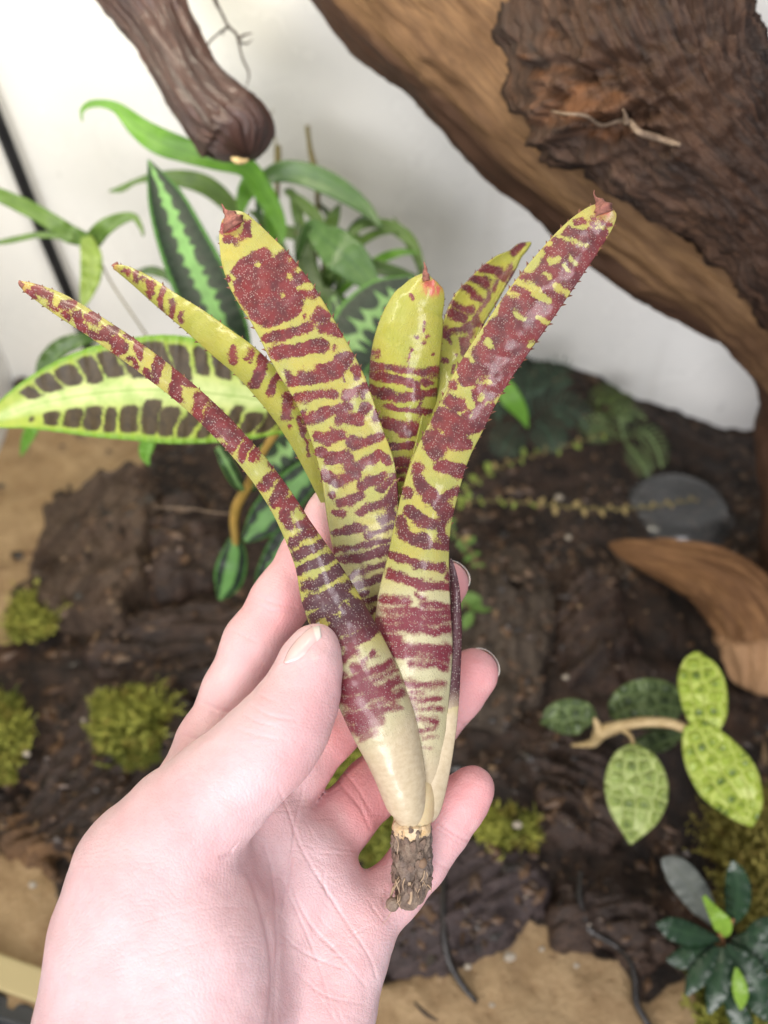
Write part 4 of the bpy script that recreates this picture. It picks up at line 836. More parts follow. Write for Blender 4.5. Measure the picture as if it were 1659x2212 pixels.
    corners = [(a, b, d) for a in (0, 1) for b in (0, 1) for d in (0, 1)]
    for p in corners:
        for k in range(3):
            if p[k] == 0:
                q = list(p); q[k] = 1
                A = phi[cells[:, 0]+p[0], cells[:, 1]+p[1], cells[:, 2]+p[2]]; B = phi[cells[:, 0]+q[0], cells[:, 1]+q[1], cells[:, 2]+q[2]]
                m = (A < 0) != (B < 0); t = np.where(m, A / np.where(m, A - B, 1), 0)
                pos = np.array(p, float)[None] + 0 * acc; pos[:, k] += t; acc[m] += pos[m]; cnt[m] += 1
    V = lo + h * (cells + acc / cnt[:, None])
    Q = []
    for k in range(3):
        s0 = [slice(None)] * 3; s1 = [slice(None)] * 3; s0[k] = slice(0, -1); s1[k] = slice(1, None)
        e = np.argwhere(ins[tuple(s0)] != ins[tuple(s1)]); o1, o2 = [(1, 2), (2, 0), (0, 1)][k]
        ok = (e[:, o1] > 0) & (e[:, o2] > 0) & (e[:, o1] < n[o1]-1) & (e[:, o2] < n[o2]-1); e = e[ok]
        def cell(d1, d2):
            g = e.copy(); g[:, o1] += d1; g[:, o2] += d2; return idx[g[:, 0], g[:, 1], g[:, 2]]
        f = np.stack([cell(-1, -1), cell(0, -1), cell(0, 0), cell(-1, 0)], -1)
        flip = ~ins[e[:, 0], e[:, 1], e[:, 2]]; f[flip] = f[flip][:, ::-1]; Q.append(f)
    Q = np.concatenate(Q); Q = Q[(Q >= 0).all(1)]
    E = np.unique(np.sort(np.concatenate([Q[:, [0, 1]], Q[:, [1, 2]], Q[:, [2, 3]], Q[:, [3, 0]]]), axis=1), axis=0)
    deg = np.bincount(E.ravel(), minlength=len(V))[:, None]
    for it in range(6):
        sm = np.zeros_like(V); np.add.at(sm, E[:, 0], V[E[:, 1]]); np.add.at(sm, E[:, 1], V[E[:, 0]])
        V = V + (0.55 if it % 2 == 0 else -0.57) * (sm / np.maximum(deg, 1) - V)
    # one level of splitting for fine creases
    fc = V[Q].mean(1); em = V[E].mean(1); nV = len(V); nE = len(E)
    key = {}; ek = E[:, 0].astype(np.int64) * nV + E[:, 1]; order = np.argsort(ek); eks = ek[order]
    def eid(a, b):
        mnn = np.minimum(a, b).astype(np.int64); mxx = np.maximum(a, b); return order[np.searchsorted(eks, mnn * nV + mxx)]
    e = [nV + eid(Q[:, i], Q[:, (i + 1) % 4]) for i in range(4)]; fi = nV + nE + np.arange(len(Q))
    Fc = np.concatenate([np.stack([Q[:, i], e[i], fi, e[(i + 3) % 4]], -1) for i in range(4)])
    V = np.concatenate([V, em, fc])
    def normals(V):
        a = V[Fc[:, 2]] - V[Fc[:, 0]]; b = V[Fc[:, 3]] - V[Fc[:, 1]]; fn = np.cross(a, b); N = np.zeros_like(V)
        for i in range(4): np.add.at(N, Fc[:, i], fn)
        return unit(N)
    E2 = np.unique(np.sort(np.concatenate([Fc[:, [0, 1]], Fc[:, [1, 2]], Fc[:, [2, 3]], Fc[:, [3, 0]]]), axis=1), axis=0)
    deg = np.bincount(E2.ravel(), minlength=len(V))[:, None]
    for it in range(4):
        sm = np.zeros_like(V); np.add.at(sm, E2[:, 0], V[E2[:, 1]]); np.add.at(sm, E2[:, 1], V[E2[:, 0]])
        V = V + 0.5 * (sm / np.maximum(deg, 1) - V)
    N = normals(V); px, py = proj(V); dep = -V[:, 2]
    facing = (N * unit(-V)).sum(-1)
    # creases: polyline, half width px, depth mm, min depth, max depth (camera distance)
    CR = [([(516, 1822), (504, 1836), (490, 1845), (476, 1850)], 4, .5, .0, .234),
          ([(536, 1885), (550, 1920), (566, 1960), (585, 2040), (590, 2120), (580, 2212)], 6, .8, 0, .27),
          ([(572, 1830), (587, 1880), (596, 1960), (600, 2060), (592, 2212)], 4, .5, 0, .27),
          ([(600, 1700), (625, 1760), (650, 1830), (690, 1900), (740, 1980), (800, 2070), (812, 2110)], 3.0, .34, 0, .27),
          ([(625, 1860), (640, 1940), (680, 2010), (730, 2060), (790, 2130)], 3, .35, 0, .27),
          ([(655, 1700), (640, 1770), (630, 1850), (605, 1990)], 3, .35, 0, .27),
          ([(610, 1900), (650, 1990), (690, 2090), (720, 2200)], 2.5, .3, 0, .27),
          ([(720, 1850), (700, 1890), (710, 1950)], 2.5, .25, 0, .27), ([(600, 2010), (660, 2060), (760, 2100)], 2.5, .25, 0, .27), ([(640, 2100), (700, 2150), (790, 2170)], 2.5, .25, 0, .27),
          # thumb knuckle
          ([(528, 1545), (560, 1560), (600, 1572)], 3, .22, 0, .245), ([(540, 1520), (580, 1545), (640, 1556)], 4, .25, 0, .245), ([(512, 1575), (560, 1590), (620, 1600)], 4, .22, 0, .245), ([(560, 1500), (600, 1518)], 4, .2, 0, .245),
          ([(330, 1790), (400, 1800), (460, 1840)], 2.2, .06, 0, .235),
          ([(330, 1880), (420, 1870), (480, 1880)], 2.6, .09, 0, .235), ([(250, 2010), (350, 1980), (450, 1960), (540, 1960)], 2.6, .09, 0, .235), ([(260, 2080), (380, 2050), (500, 2020)], 2.6, .09, 0, .235), ([(310, 2140), (430, 2090), (540, 2040)], 2.6, .09, 0, .235),
          # index joints
          ([(560, 1290), (600, 1305), (640, 1312)], 4, .45, .25, .3), ([(545, 1300), (590, 1320), (640, 1325)], 3, .3, .25, .3), ([(500, 1360), (560, 1390)], 3, .2, .25, .3),
          ([(430, 1515), (480, 1535), (540, 1550)], 4, .35, .25, .3), ([(395, 1590), (450, 1600), (520, 1600)], 4, .3, .25, .3),
          # ring, pinky
          ([(975, 1560), (1000, 1565), (1025, 1560)], 4, .4, .25, .3), ([(975, 1575), (1005, 1580)], 3, .3, .25, .3), ([(960, 1590), (990, 1600)], 3, .2, .25, .3),
          ([(935, 1765), (965, 1790), (1000, 1812), (1020, 1818)], 4, .45, .25, .3), ([(930, 1780), (970, 1806), (1000, 1824)], 3, .3, .25, .3), ([(895, 1830), (940, 1860), (975, 1880)], 3, .2, .25, .3), ([(850, 1905), (880, 1950), (920, 1960)], 3, .2, .25, .3),
          ([(715, 1672), (740, 1700), (775, 1740), (800, 1790)], 3.5, .3, .25, .3), ([(735, 1660), (770, 1700), (800, 1750)], 3, .25, .25, .3)]
    rl_ = random.Random(5)
    for _k in range(46):
        x0 = rl_.uniform(575, 800); y0 = rl_.uniform(1700, 2190); a0 = rl_.choice([rl_.uniform(.75, 1.25), rl_.uniform(-.9, -.3), rl_.uniform(-.1, .3)]); ln_ = rl_.uniform(25, 80)
        CR.append(([(x0, y0), (x0 + .5 * ln_ * math.cos(a0) + rl_.uniform(-4, 4), y0 + .5 * ln_ * math.sin(a0)), (x0 + ln_ * math.cos(a0), y0 + ln_ * math.sin(a0))], 2.2, rl_.uniform(.07, .16), 0, .28))
    for _k in range(26):
        t_ = rl_.random(); x0 = 300 + 330 * t_ + rl_.uniform(-50, 30); y0 = 1860 - 320 * t_ + rl_.uniform(-30, 60); ln_ = rl_.uniform(25, 60); a0 = .55 + rl_.uniform(-.25, .25)
        CR.append(([(x0, y0), (x0 + .5 * ln_ * math.cos(a0), y0 + .5 * ln_ * math.sin(a0) + rl_.uniform(-3, 3)), (x0 + ln_ * math.cos(a0), y0 + ln_ * math.sin(a0))], 2.4, rl_.uniform(.05, .11), 0, .24))
    disp = np.zeros(len(V))
    for pts, wd, dm, d0, d1 in CR:
        Qs = spline(np.array([(x, y) for x, y in pts], float), 40); best = np.full(len(V), 1e9); sel = (facing > .05) & (dep > d0) & (dep < d1) & (px > Qs[:, 0].min() - 30) & (px < Qs[:, 0].max() + 30) & (py > Qs[:, 1].min() - 30) & (py < Qs[:, 1].max() + 30)
        ii = np.where(sel)[0]
        if not len(ii): continue
        b = np.full(len(ii), 1e9)
        taper = np.ones(len(ii))
        for k in range(39):
            a0, a1 = Qs[k], Qs[k + 1]; ev = a1 - a0; t = np.clip(((px[ii] - a0[0]) * ev[0] + (py[ii] - a0[1]) * ev[1]) / (ev @ ev + 1e-9), 0, 1)
            dd = np.hypot(px[ii] - a0[0] - t * ev[0], py[ii] - a0[1] - t * ev[1]); upd = dd < b; b = np.where(upd, dd, b); taper = np.where(upd, math.sin(math.pi * min(max((k + .5) / 39, .08), .92)) ** .5, taper)
        disp[ii] -= dm / 1000 * taper * (np.exp(-(b / wd) ** 2) - .12 * np.exp(-((b - 2.3 * wd) / (1.3 * wd)) ** 2))
    disp += 0.00022 * fbm(V * 130, 3)
    V = V + N * disp[:, None]
    # skin flush: pinker fingertips and joints; translucent red glow painted between the fingers
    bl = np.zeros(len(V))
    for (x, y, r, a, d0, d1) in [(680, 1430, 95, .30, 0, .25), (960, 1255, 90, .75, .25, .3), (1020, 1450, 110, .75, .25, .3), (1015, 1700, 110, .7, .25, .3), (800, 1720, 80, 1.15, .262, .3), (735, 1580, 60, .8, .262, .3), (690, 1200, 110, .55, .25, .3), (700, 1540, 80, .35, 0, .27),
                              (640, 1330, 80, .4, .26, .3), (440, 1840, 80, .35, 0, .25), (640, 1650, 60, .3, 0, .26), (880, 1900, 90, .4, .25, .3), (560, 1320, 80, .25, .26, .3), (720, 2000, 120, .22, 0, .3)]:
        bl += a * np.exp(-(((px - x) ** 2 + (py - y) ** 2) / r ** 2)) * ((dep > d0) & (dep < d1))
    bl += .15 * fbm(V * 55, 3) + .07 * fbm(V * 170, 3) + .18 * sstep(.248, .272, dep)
    m = NT('skin'); ob = m.obj(); blush_glow = m.attr('blush_glow')
    n1 = m.noise(ob, 45, 4, .6); n2 = m.noise(ob, 420, 4, .6)
    col = m.mix(m.ramp(n1, .3, .72), (0.745, 0.530, 0.545), (0.680, 0.430, 0.440))
    col = m.mix(m.math('MULTIPLY', blush_glow, 0.85, clamp=True), col, (0.710, 0.290, 0.295))
    col = m.mix(m.ramp(n2, .60, .74, 0, .22), col, (0.64, 0.40, 0.36))
    col = m.mix(m.ramp(m.noise(ob, 120, 3), .62, .8, 0, .3), col, (0.80, 0.63, 0.58))
    ridges = m.math('SINE', m.math('MULTIPLY', m.math('ADD', m.noise(ob, 26, 2, .4), 0.0), 330.0))
    cells = m.vor(ob, 900, 'DISTANCE_TO_EDGE')
    hgt = m.math('ADD', m.math('MULTIPLY', m.ramp(cells, 0, .25), .8), m.math('ADD', m.math('MULTIPLY', n2, 1.0), m.math('MULTIPLY', ridges, .22)))
    nb = m.bump(hgt, .27, .00028)
    m.set(Base_Color=col, Roughness=m.ramp(n1, .3, .7, .44, .56), Normal=nb, Specular_IOR_Level=.42, Subsurface_Weight=.24, Subsurface_Radius=(1.0, .36, .22), Subsurface_Scale=.0045)
    o = mk('hand', to_world(V), Fc, m.m, attrs={'blush_glow': np.clip(bl, 0, 1)}, origin=P(420, 2212, .25))
    tag(o, 'pale left hand, palm up, pinching the striped bromeliad between thumb and fingers', 'hand')
    # ---- nails, laid on the finished surface
    m = NT('nail'); uvn = m.uv(); s = m.attr('free')
    colr = m.mix(s, (0.78, 0.53, 0.51), (0.82, 0.76, 0.70)); m.set(Base_Color=colr, Roughness=.16, Specular_IOR_Level=.55, Coat_Weight=.3, Coat_Roughness=.08, Subsurface_Weight=.15, Subsurface_Radius=(1, .4, .3), Subsurface_Scale=.001, Normal=m.bump(m.noise(m.mapv(uvn, (30, 1, 1)), 3, 2), .15, .0003))
    NM = m.m
    fr = (dep < .256) & (px > 540) & (px < 760) & (py > 1300) & (py < 1500) & (facing > -.35); Vt = V[fr]; Nt = N[fr]; pxt = px[fr]; pyt = py[fr]
    # thumb nail: laid on the thumb surface between its outer edge and the nail fold
    so = spline(np.array([(613, 1432), (624, 1406), (640, 1384), (655, 1369), (671, 1355.5), (690, 1344)], float), 25)
    si = spline(np.array([(619, 1433), (640, 1427), (659, 1416), (669, 1402), (684, 1387), (694, 1377)], float), 25)
    VN = []; UVN = []; FR_ = []; nu = 12
    for j in range(25):
        for i in range(nu + 1):
            t = i / nu; q = so[j] * (1 - t) + si[j] * t; dd = np.hypot(pxt - q[0], pyt - q[1]); nb_ = np.argsort(dd)[:10]; wgt = 1 / (dd[nb_] + 2.0) ** 2
            dz = (-(Vt[nb_, 2]) * wgt).sum() / wgt.sum() - (-.00025 + .0009 * math.sin(math.pi * min(1, max(0, 1 - t))) ** .7) * 1.0
            VN.append(cam3(q[0], q[1], dz)); UVN.append((t, j / 24)); FR_.append(1.0 if j > 20 else 0.0)
    VN = np.array(VN).reshape(25, nu + 1, 3)
    for _ in range(2): VN[1:-1, 1:-1, 2] = (VN[:-2, 1:-1, 2] + VN[2:, 1:-1, 2] + VN[1:-1, :-2, 2] + VN[1:-1, 2:, 2]) / 4
    mk('nail', to_world(VN.reshape(-1, 3)), grid_faces(24, nu), NM, o, uv=UVN, attrs={'free': FR_}, thick=.0004)
    # free nail edges showing past two fingertips
    for tip, rr, arcd, ax0 in ((cam3(964, 1262, .2895), 7.75, (-8, 98), (cam3(925, 1310, .2915), 0)), (cam3(1022, 1455, .2885), 8.5, (-12, 92), (cam3(985, 1495, .2895), 0))):
        VN = []; UVN = []; FR_ = []
        for j in range(7):
            t = j / 6
            for i in range(25):
                a = math.radians(arcd[0] + (arcd[1] - arcd[0]) * i / 24); ru = rr / 1000 + .0003 - .0026 * t * t + (-.0012) * (2 * i / 24 - 1) ** 4
                VN.append(tip + np.array([math.cos(a) * ru, math.sin(a) * ru, .0005 - t * .006])); UVN.append((i / 24, t)); FR_.append(1.0 if t < .5 else 0)
        mk('nail', to_world(np.array(VN)), grid_faces(6, 24), NM, o, uv=UVN, attrs={'free': FR_}, thick=.00025)
    return o
HAND = hand()

# ================================================================== BROMELIAD
brom = empty('bromeliad', P(890, 1960, .258), 'yellow and maroon banded bromeliad with toothed leaves held in the hand', 'bromeliad')
MBR = mat_bromeliad('bromeliad_leaf'); MBY = mat_bromeliad('bromeliad_leaf_yellow', (0.36, 0.335, 0.035), (0.30, 0.315, 0.032), 1.0, .32)
m_spine = mat_plain('spine', (0.22, 0.09, 0.05), (0.12, 0.05, 0.035), 400, .5)
m_awn = mat_plain('dry_awn', (0.33, 0.13, 0.10), (0.15, 0.06, 0.045), 700, .7)
def bleaf(ctrl, mask, mat, tk=1.0, cream=None, red=None, plum=None, wash=None, nu=48, nv=300, spines=(.0, .75, 24), wav=.0, awn=None, seed=0.0, thick=.0009, sides=(-1, 1)):
    mask = [(a, b, c, d, e * tk if e > 0 and b < 1345 else e) for a, b, c, d, e in mask]
    V, Fc, uv, U, Sg, (c, T, N, B, wd) = leaf_surface(ctrl, nu, nv, wav, 6, seed)
    V = V + (0.0004 * fbm(V * 120 + seed, 3))[:, None] * np.array([0, 0, 1.])
    px, py = proj(V); z = np.zeros(len(V))
    at = {'u': U, 's': Sg, 'mask': seg_field(px + 6 * fbm(np.stack([px / 26, py / 26, 0 * px + seed], -1), 3), py + 4.5 * fbm(np.stack([px / 24, py / 20, 0 * px + seed + 9], -1), 3), mask) + 1.5 * fbm(np.stack([px / 60, py / 60, 0 * px + seed], -1), 2), 'cream': cream(px, py) if cream else z, 'red': red(px, py) if red else z, 'plum': plum(px, py) if plum else z, 'wash': wash(px, py) if wash else z}
    lf = mk('leaf', to_world(V), Fc, mat, brom, uv=uv + seed, attrs=at, thick=thick)
    s0, s1, step = spines; W = to_world(V).reshape(nv + 1, nu + 1, 3); SV = []; SF = []
    pxg = px.reshape(nv + 1, nu + 1); pyg = py.reshape(nv + 1, nu + 1)
    for sd in sides:
        col = 0 if sd < 0 else nu; acc = 0.0; nxt = step * .5
        for j in range(1, nv):
            acc += math.hypot(pxg[j, col] - pxg[j-1, col], pyg[j, col] - pyg[j-1, col])
            if acc > nxt and s0 <= j / nv <= s1:
                nxt = acc + step * random.uniform(.7, 1.35); e = W[j, col]; out = unit(W[j, col] - W[j, col - sd * 2]); tp = unit(W[j - 1, col] - W[j + 1, col]); sz = random.uniform(.0008, .0014)
                q = unit(np.cross(out, tp)); b = len(SV); e = e - out * .0003
                SV += [e - tp * sz * .55, e + tp * sz * .55, e + q * sz * .3, e - q * sz * .3, e + out * sz * 1.15 + tp * sz * .95]
                SF += [(b, b + 2, b + 4), (b + 2, b + 1, b + 4), (b + 1, b + 3, b + 4), (b + 3, b, b + 4)]
    if SV: sp = mk('margin_teeth', SV, SF, m_spine, lf, smooth=False); sp['kind'] = 'stuff'
    if awn:
        V2, F2, nr, A, L, r = tube_surface(awn, 8, 24); V2 = V2 + nr * (r * .8 * fbm(np.stack([np.cos(A) * 1.6, np.sin(A) * 1.6, L * 500], -1), 3))[:, None]
        mk('tip_awn', to_world(V2), F2, m_awn, lf)
    return lf
g2 = lambda x, y, rx, ry: (lambda px, py: np.exp(-((px - x) / rx) ** 2 - ((py - y) / ry) ** 2))

# L2: slim yellow leaf behind
bleaf([(246, 577, .276, 6, 60, 20), (258, 581, .275, 16, 80, 20), (275, 590, .275, 25, 90, 20), (322, 622, .274, 40, 80, 15), (362, 652, .273, 46, 70, 10), (425, 697, .272, 58, 60, 0), (484, 744, .271, 66, 55, 0), (530, 780, .270, 70, 55, 0), (575, 828, .270, 70, 60, 0), (615, 880, .270, 66, 60, 0), (655, 945, .270, 60, 60, 0), (690, 1010, .270, 60, 60, 0), (740, 1110, .270, 60, 60, 0)],
      crop('B', [(860,65,900,90,34),(955,90,965,140,26),(1000,130,26),(1035,150,1040,180,32),(1020,210,1030,240,20),(1120,220,1112,310,42),(1210,290,1195,380,46),(1272,360,1265,430,24),(1622,620,1614,700,38),(1105,310,1150,390,18),(1050,220,20)]) +
      crop('A', [(290,1250,278,1340,46),(425,1270,390,1330,40),(510,1320,455,1530,92),(665,1430,580,1600,76),(750,1600,710,1700,66)]) + crop('R3', [(1240,610,1238,690,44),(1300,700,1320,760,26),(1250,740,14),(1300,750,1345,860,14)]),
      MBY, red=lambda px, py: .35 * np.exp(-((px - 248) / 10) ** 2), spines=(.02, .8, 26), awn=[(246, 578, .276, 5), (250, 572, .276, 4), (254, 566, .276, 1.5)], seed=3.0, sides=(-1, 1))
# L6: channelled leaf behind right
bleaf([(1146, 524, .300, 5, -60, 15), (1128, 536, .299, 22, -90, 18), (1112, 553, .298, 28, -110, 20), (1090, 578, .296, 52, -120, 22), (1056, 622, .292, 76, -120, 24), (1020, 676, .288, 88, -120, 22), (994, 735, .284, 84, -110, 20), (972, 800, .280, 74, -90, 15), (952, 870, .276, 66, -70, 10), (930, 950, .272, 60, -60, 0), (905, 1040, .268, 56, -60, 0)],
      crop('C', [(590,820,670,850,56),(540,920,560,960,60),(590,930,700,910,46),(600,755,720,795,46),(680,655,790,735,36),(710,580,830,630,46),(780,510,920,570,56),(580,1000,30),(765,820,770,880,40),(722,900,710,960,38),(850,680,845,720,32),(885,610,880,670,26),(680,1000,672,1070,44),(975,510,945,600,34),(1040,370,1000,430,44),(530,1110,560,1130,24),(620,1080,14),(610,1150,605,1200,14),(830,740,800,790,24)]),
      MBY, spines=(.15, .75, 20), seed=8.0, plum=lambda px, py: .25 + 0 * px, wav=.02)
# L4: broad yellow inner leaf
bleaf([(934, 602, .272, 26, 60), (931, 606, .272, 52, 70), (925, 618, .272, 78, 80), (914, 640, .272, 100, 90), (902, 664, .272, 120, 95), (889, 706, .272, 138, 95), (877, 765, .272, 148, 95), (871, 840, .272, 146, 90), (870, 900, .272, 138, 85), (868, 980, .272, 128, 80), (866, 1080, .271, 110, 70), (865, 1180, .270, 90, 70)],
      crop('C', [(90,1075,120,1075,22),(65,1140,100,1140,44),(130,1155,400,1195,34),(420,1195,500,1190,44),(80,1205,140,1215,56),(150,1230,370,1280,48),(420,1250,455,1260,34),(430,1275,24),(80,1310,190,1340,70),(220,1355,370,1350,52),(370,1345,490,1325,44),(350,1310,380,1310,26),(170,1420,460,1455,36),(370,1300,368,1450,14),(150,1525,290,1545,48),(290,1545,425,1540,44),(290,1585,420,1565,50),(470,1080,12),(365,965,10),(432,960,10),(410,1000,10),(330,1050,325,1130,7),(410,880,405,910,6),(320,700,345,720,10)]) +
      crop('D', [(815,175,950,190,58),(960,215,1140,200,60),(990,240,1100,230,44),(870,345,1080,345,50),(880,320,1090,330,20),(900,465,1040,475,64),(935,535,1010,530,40),(950,595,990,600,30)]),
      MBY, red=lambda px, py: .85 * np.clip(np.exp(-(((px - 932) / 22) ** 2 + ((py - 621) / 19) ** 2) ** 2) * (.75 + .9 * fbm(np.stack([px / 5, py / 12, 0 * px], -1), 3)), 0, 1), spines=(.02, .7, 17), awn=[(922, 606, .271, 7), (919, 594, .271, 6), (918, 580, .271, 3), (916, 565, .271, 1)], seed=14.0)
# L3: broad central leaf
bleaf([(494, 466, .262, 30, 30, 0), (497, 470, .262, 46, 30, 0), (506, 484, .262, 72, 30), (520, 512, .262, 100, 32), (538, 548, .262, 128, 34), (558, 582, .262, 146, 34), (586, 624, .262, 153, 34), (614, 664, .262, 156, 34), (662, 750, .262, 162, 34), (712, 838, .262, 158, 30), (750, 940, .263, 154, 10), (774, 1022, .264, 160, -30), (784, 1112, .265, 152, -50), (790, 1200, .266, 132, -60), (800, 1290, .266, 108, -60), (822, 1370, .265, 90, -60), (850, 1460, .264, 76, -50)],
      crop('A', [(200,240,300,200,70),(220,330,300,340,60),(390,200,400,290,50),(320,330,390,290,40),(340,555,540,470,110),(330,600,650,560,150),(300,590,60),(380,720,720,650,180),(330,740,360,860,70),(470,860,720,800,190),(520,960,760,900,170),(450,930,560,1010,90),(690,460,720,440,75),(700,580,810,520,55),(800,680,880,640,85),(850,790,960,770,60),(940,820,30),(990,970,1030,980,110),(880,975,26),(1020,1080,1110,1060,70),(1110,1070,1150,1110,60),(570,1150,920,1050,78),(630,1270,1000,1220,110),(1115,1220,30),(760,1510,1100,1440,80),(1120,1420,1210,1310,105),(840,1430,850,1470,40),(720,1420,750,1480,36),(1000,1400,1050,1390,60),(1275,1400,1295,1480,50),(1170,1450,1190,1510,14),(820,1650,1100,1600,62),(1210,1625,1380,1550,74),(1360,1610,60),(250,650,60),
      (310,295,-36),(465,550,-26),(690,800,-24),(740,620,760,640,-30),(270,620,300,640,-22)]) +
      crop('D', [(250,140,560,50,66),(230,90,40),(510,140,660,150,70),(690,50,685,90,70),(770,90,770,140,48),(320,260,400,300,62),(400,280,510,260,70),(450,220,40),(590,310,600,330,80),(640,330,790,270,70),(345,390,420,440,66),(410,440,540,420,80),(560,480,640,490,70),(650,480,790,410,62),(850,420,850,450,62),(390,550,460,590,70),(470,610,600,560,62),(560,500,600,560,60),(660,640,820,570,64),(810,660,920,560,56),(440,700,54),(510,755,660,715,56),(860,740,940,640,66),(640,830,840,765,48),(870,800,920,760,60),(460,835,520,840,50),(440,990,690,950,60),(540,950,640,930,50),(830,880,900,840,62),(720,1000,890,930,36),(460,1110,640,1090,34),(640,1075,870,1035,42),(500,1180,700,1150,62),(700,1150,870,1110,60),(550,1215,680,1190,26),(560,1310,680,1275,40),(690,1265,860,1205,42),(600,1385,720,1345,42),(700,1345,860,1310,46),(640,1450,700,1430,34),(650,1510,820,1455,38),(730,1580,770,1555,30)]),
      MBR, red=lambda px, py: .55 * np.clip(np.exp(-((px - 497) / 18) ** 2 - ((py - 484) / 22) ** 2), 0, 1), plum=lambda px, py: .75 * sstep(960, 1150, py) * sstep(700, 860, px + .0 * py) + .25 * sstep(1000, 1200, py), wash=lambda px, py: .35 * sstep(1000, 1250, py), spines=(.02, .62, 25),
      awn=[(508, 490, .2616, 22), (498, 473, .2612, 16), (488, 458, .261, 6), (482, 446, .261, 2), (479, 440, .261, .8)], seed=21.0)
# L7: thin outer sheath at the right
bleaf([(972, 1206, .262, 5, 30), (978, 1235, .262, 12, 60), (982, 1270, .261, 17, 90), (984, 1320, .260, 20, 100), (984, 1372, .2595, 22, 100), (980, 1435, .259, 26, 100), (974, 1500, .2585, 32, 100), (964, 1560, .258, 42, 100), (948, 1625, .2575, 56, 110), (928, 1690, .257, 72, 120), (908, 1740, .2565, 84, 130), (894, 1772, .257, 74, 140), (890, 1790, .258, 60, 140)],
      [(978, 1230, 984, 1320, 60), (984, 1320, 980, 1440, 60), (980, 1440, 970, 1500, 60)], MBR, cream=lambda px, py: sstep(1480, 1560, py), plum=lambda px, py: .8 + 0 * px, wash=lambda px, py: 0 * px, spines=(0, 0, 30), nu=24, nv=200, seed=30.0)
# L5: tall right leaf
bleaf([(1313, 447, .2535, 24, 30), (1311, 451, .2535, 44, 30), (1304, 462, .2535, 60, 30), (1290, 478, .2535, 74, 32), (1262, 508, .2535, 90, 34), (1222, 556, .2535, 102, 36), (1156, 644, .2535, 112, 36), (1078, 756, .254, 112, 36), (1028, 836, .254, 110, 36), (994, 906, .254, 108, 40), (962, 968, .2545, 110, 50), (936, 1040, .2545, 116, 60), (915, 1127, .254, 118, 75), (903, 1214, .253, 132, 90), (894, 1302, .2525, 156, 100), (893, 1404, .2525, 168, 110), (897, 1498, .2530, 150, 110), (903, 1591, .254, 116, 110), (905, 1690, .256, 80, 110), (895, 1760, .258, 60, 110)],
      crop('C', [(1440,300,1300,480,210),(1330,420,1150,640,230),(1200,560,1000,850,260),(1080,750,850,1080,260),(960,950,860,1080,250),(1500,340,1400,470,120),(1490,430,1300,730,110),(1300,730,1070,1060,110),(1070,1060,930,1250,100),
      (1380,240,1440,250,-50),(1290,320,1480,385,-22),(1180,350,1240,370,-30),(1230,470,1290,450,-34),(1170,430,1090,530,-48),(1190,560,1230,590,-30),(1030,600,1160,670,-34),(1150,690,1210,725,-46),(1260,640,1340,690,-34),(1330,500,1340,540,-22),(1360,450,1400,480,-26),(950,685,1010,700,-24),(1000,815,1050,845,-26),(850,825,-44),(1150,840,1220,870,-18),(810,1005,840,1035,-32),(1090,1030,1120,1005,-30),(690,1100,750,1190,-46),(640,1090,700,1100,-30),(890,1200,-34),(1460,200,1520,270,-40),
      (1470,295,1575,300,44),(1500,345,1560,350,40),(1420,235,1450,215,36),(1560,225,1610,240,30),(1520,190,1500,240,22),(660,1150,700,1240,105),(750,1190,830,1150,110),(850,1130,1000,1130,120),(920,1180,860,1300,100),(760,1370,880,1290,110),(700,1270,780,1260,50),(600,1275,72),(570,1380,650,1410,90),(690,1400,780,1430,60),(500,1500,620,1540,110),(600,1570,640,1640,90),(700,1480,680,1560,60),(760,1560,850,1430,56),(700,1570,760,1560,50),(460,1630,520,1640,70),(690,1330,720,1400,-44),(800,1355,-40),(780,1265,840,1270,-26),(740,1490,-36),(780,1250,20)]) +
      crop('D', [(1215,100,1270,130,80),(1300,140,1380,260,130),(1330,320,1450,330,90),(1410,190,1510,180,70),(1560,60,1500,170,70),(1430,130,50),(1185,280,1215,380,125),(1240,490,1400,520,90),(1260,540,1400,555,50),(1080,510,84),(1070,580,1110,660,90),(1000,690,72),(1260,720,1360,680,66),(1170,700,1280,820,130),(1020,820,1080,860,80),(1080,880,1190,920,70),(955,890,985,970,80),(980,990,1130,1060,90),(1250,890,1265,1060,66),(1140,1080,1290,1090,60),(1120,1000,70),(885,1140,1050,1205,54),(1050,1215,1250,1240,62),(870,1290,1090,1360,74),(1090,1365,1300,1385,70),(1285,1300,44),(1060,1445,1110,1475,24),(820,1470,1000,1490,50),(1100,1510,1300,1530,40),(840,1550,1000,1540,34),(870,1580,1300,1575,44),(780,1630,1320,1640,48)]) +
      crop('E', [(760,110,900,130,40),(930,130,1220,150,40),(740,185,1220,190,44),(730,235,1210,270,60),(740,300,890,330,60),(800,390,1200,400,84),(830,430,1190,455,50),(960,490,1190,510,36),(900,630,1190,640,38),(950,745,1160,730,36),(960,690,1040,690,24),(980,800,1150,810,22),(1000,870,1130,890,30),(1020,950,1120,930,22),(1050,1000,1110,1000,18),(1040,1080,1090,1075,14)]),
      MBR, tk=.94, cream=lambda px, py: sstep(1560, 1680, py), red=lambda px, py: .75 * np.clip(np.exp(-((px - 1304) / 20) ** 2 - ((py - 456) / 20) ** 2) * (.9 + .6 * fbm(np.stack([px / 6, py / 9, 0 * px], -1), 3)), 0, 1), plum=lambda px, py: .35 * sstep(960, 1150, py) * sstep(1280, 1180, py), wash=lambda px, py: .8 * sstep(1180, 1330, py), spines=(.015, .56, 21),
      awn=[(1304, 462, .2534, 20), (1299, 447, .2532, 14), (1288, 430, .253, 4), (1283, 418, .253, 1.5), (1284, 410, .253, .6)], seed=37.0, sides=(-1, 1))
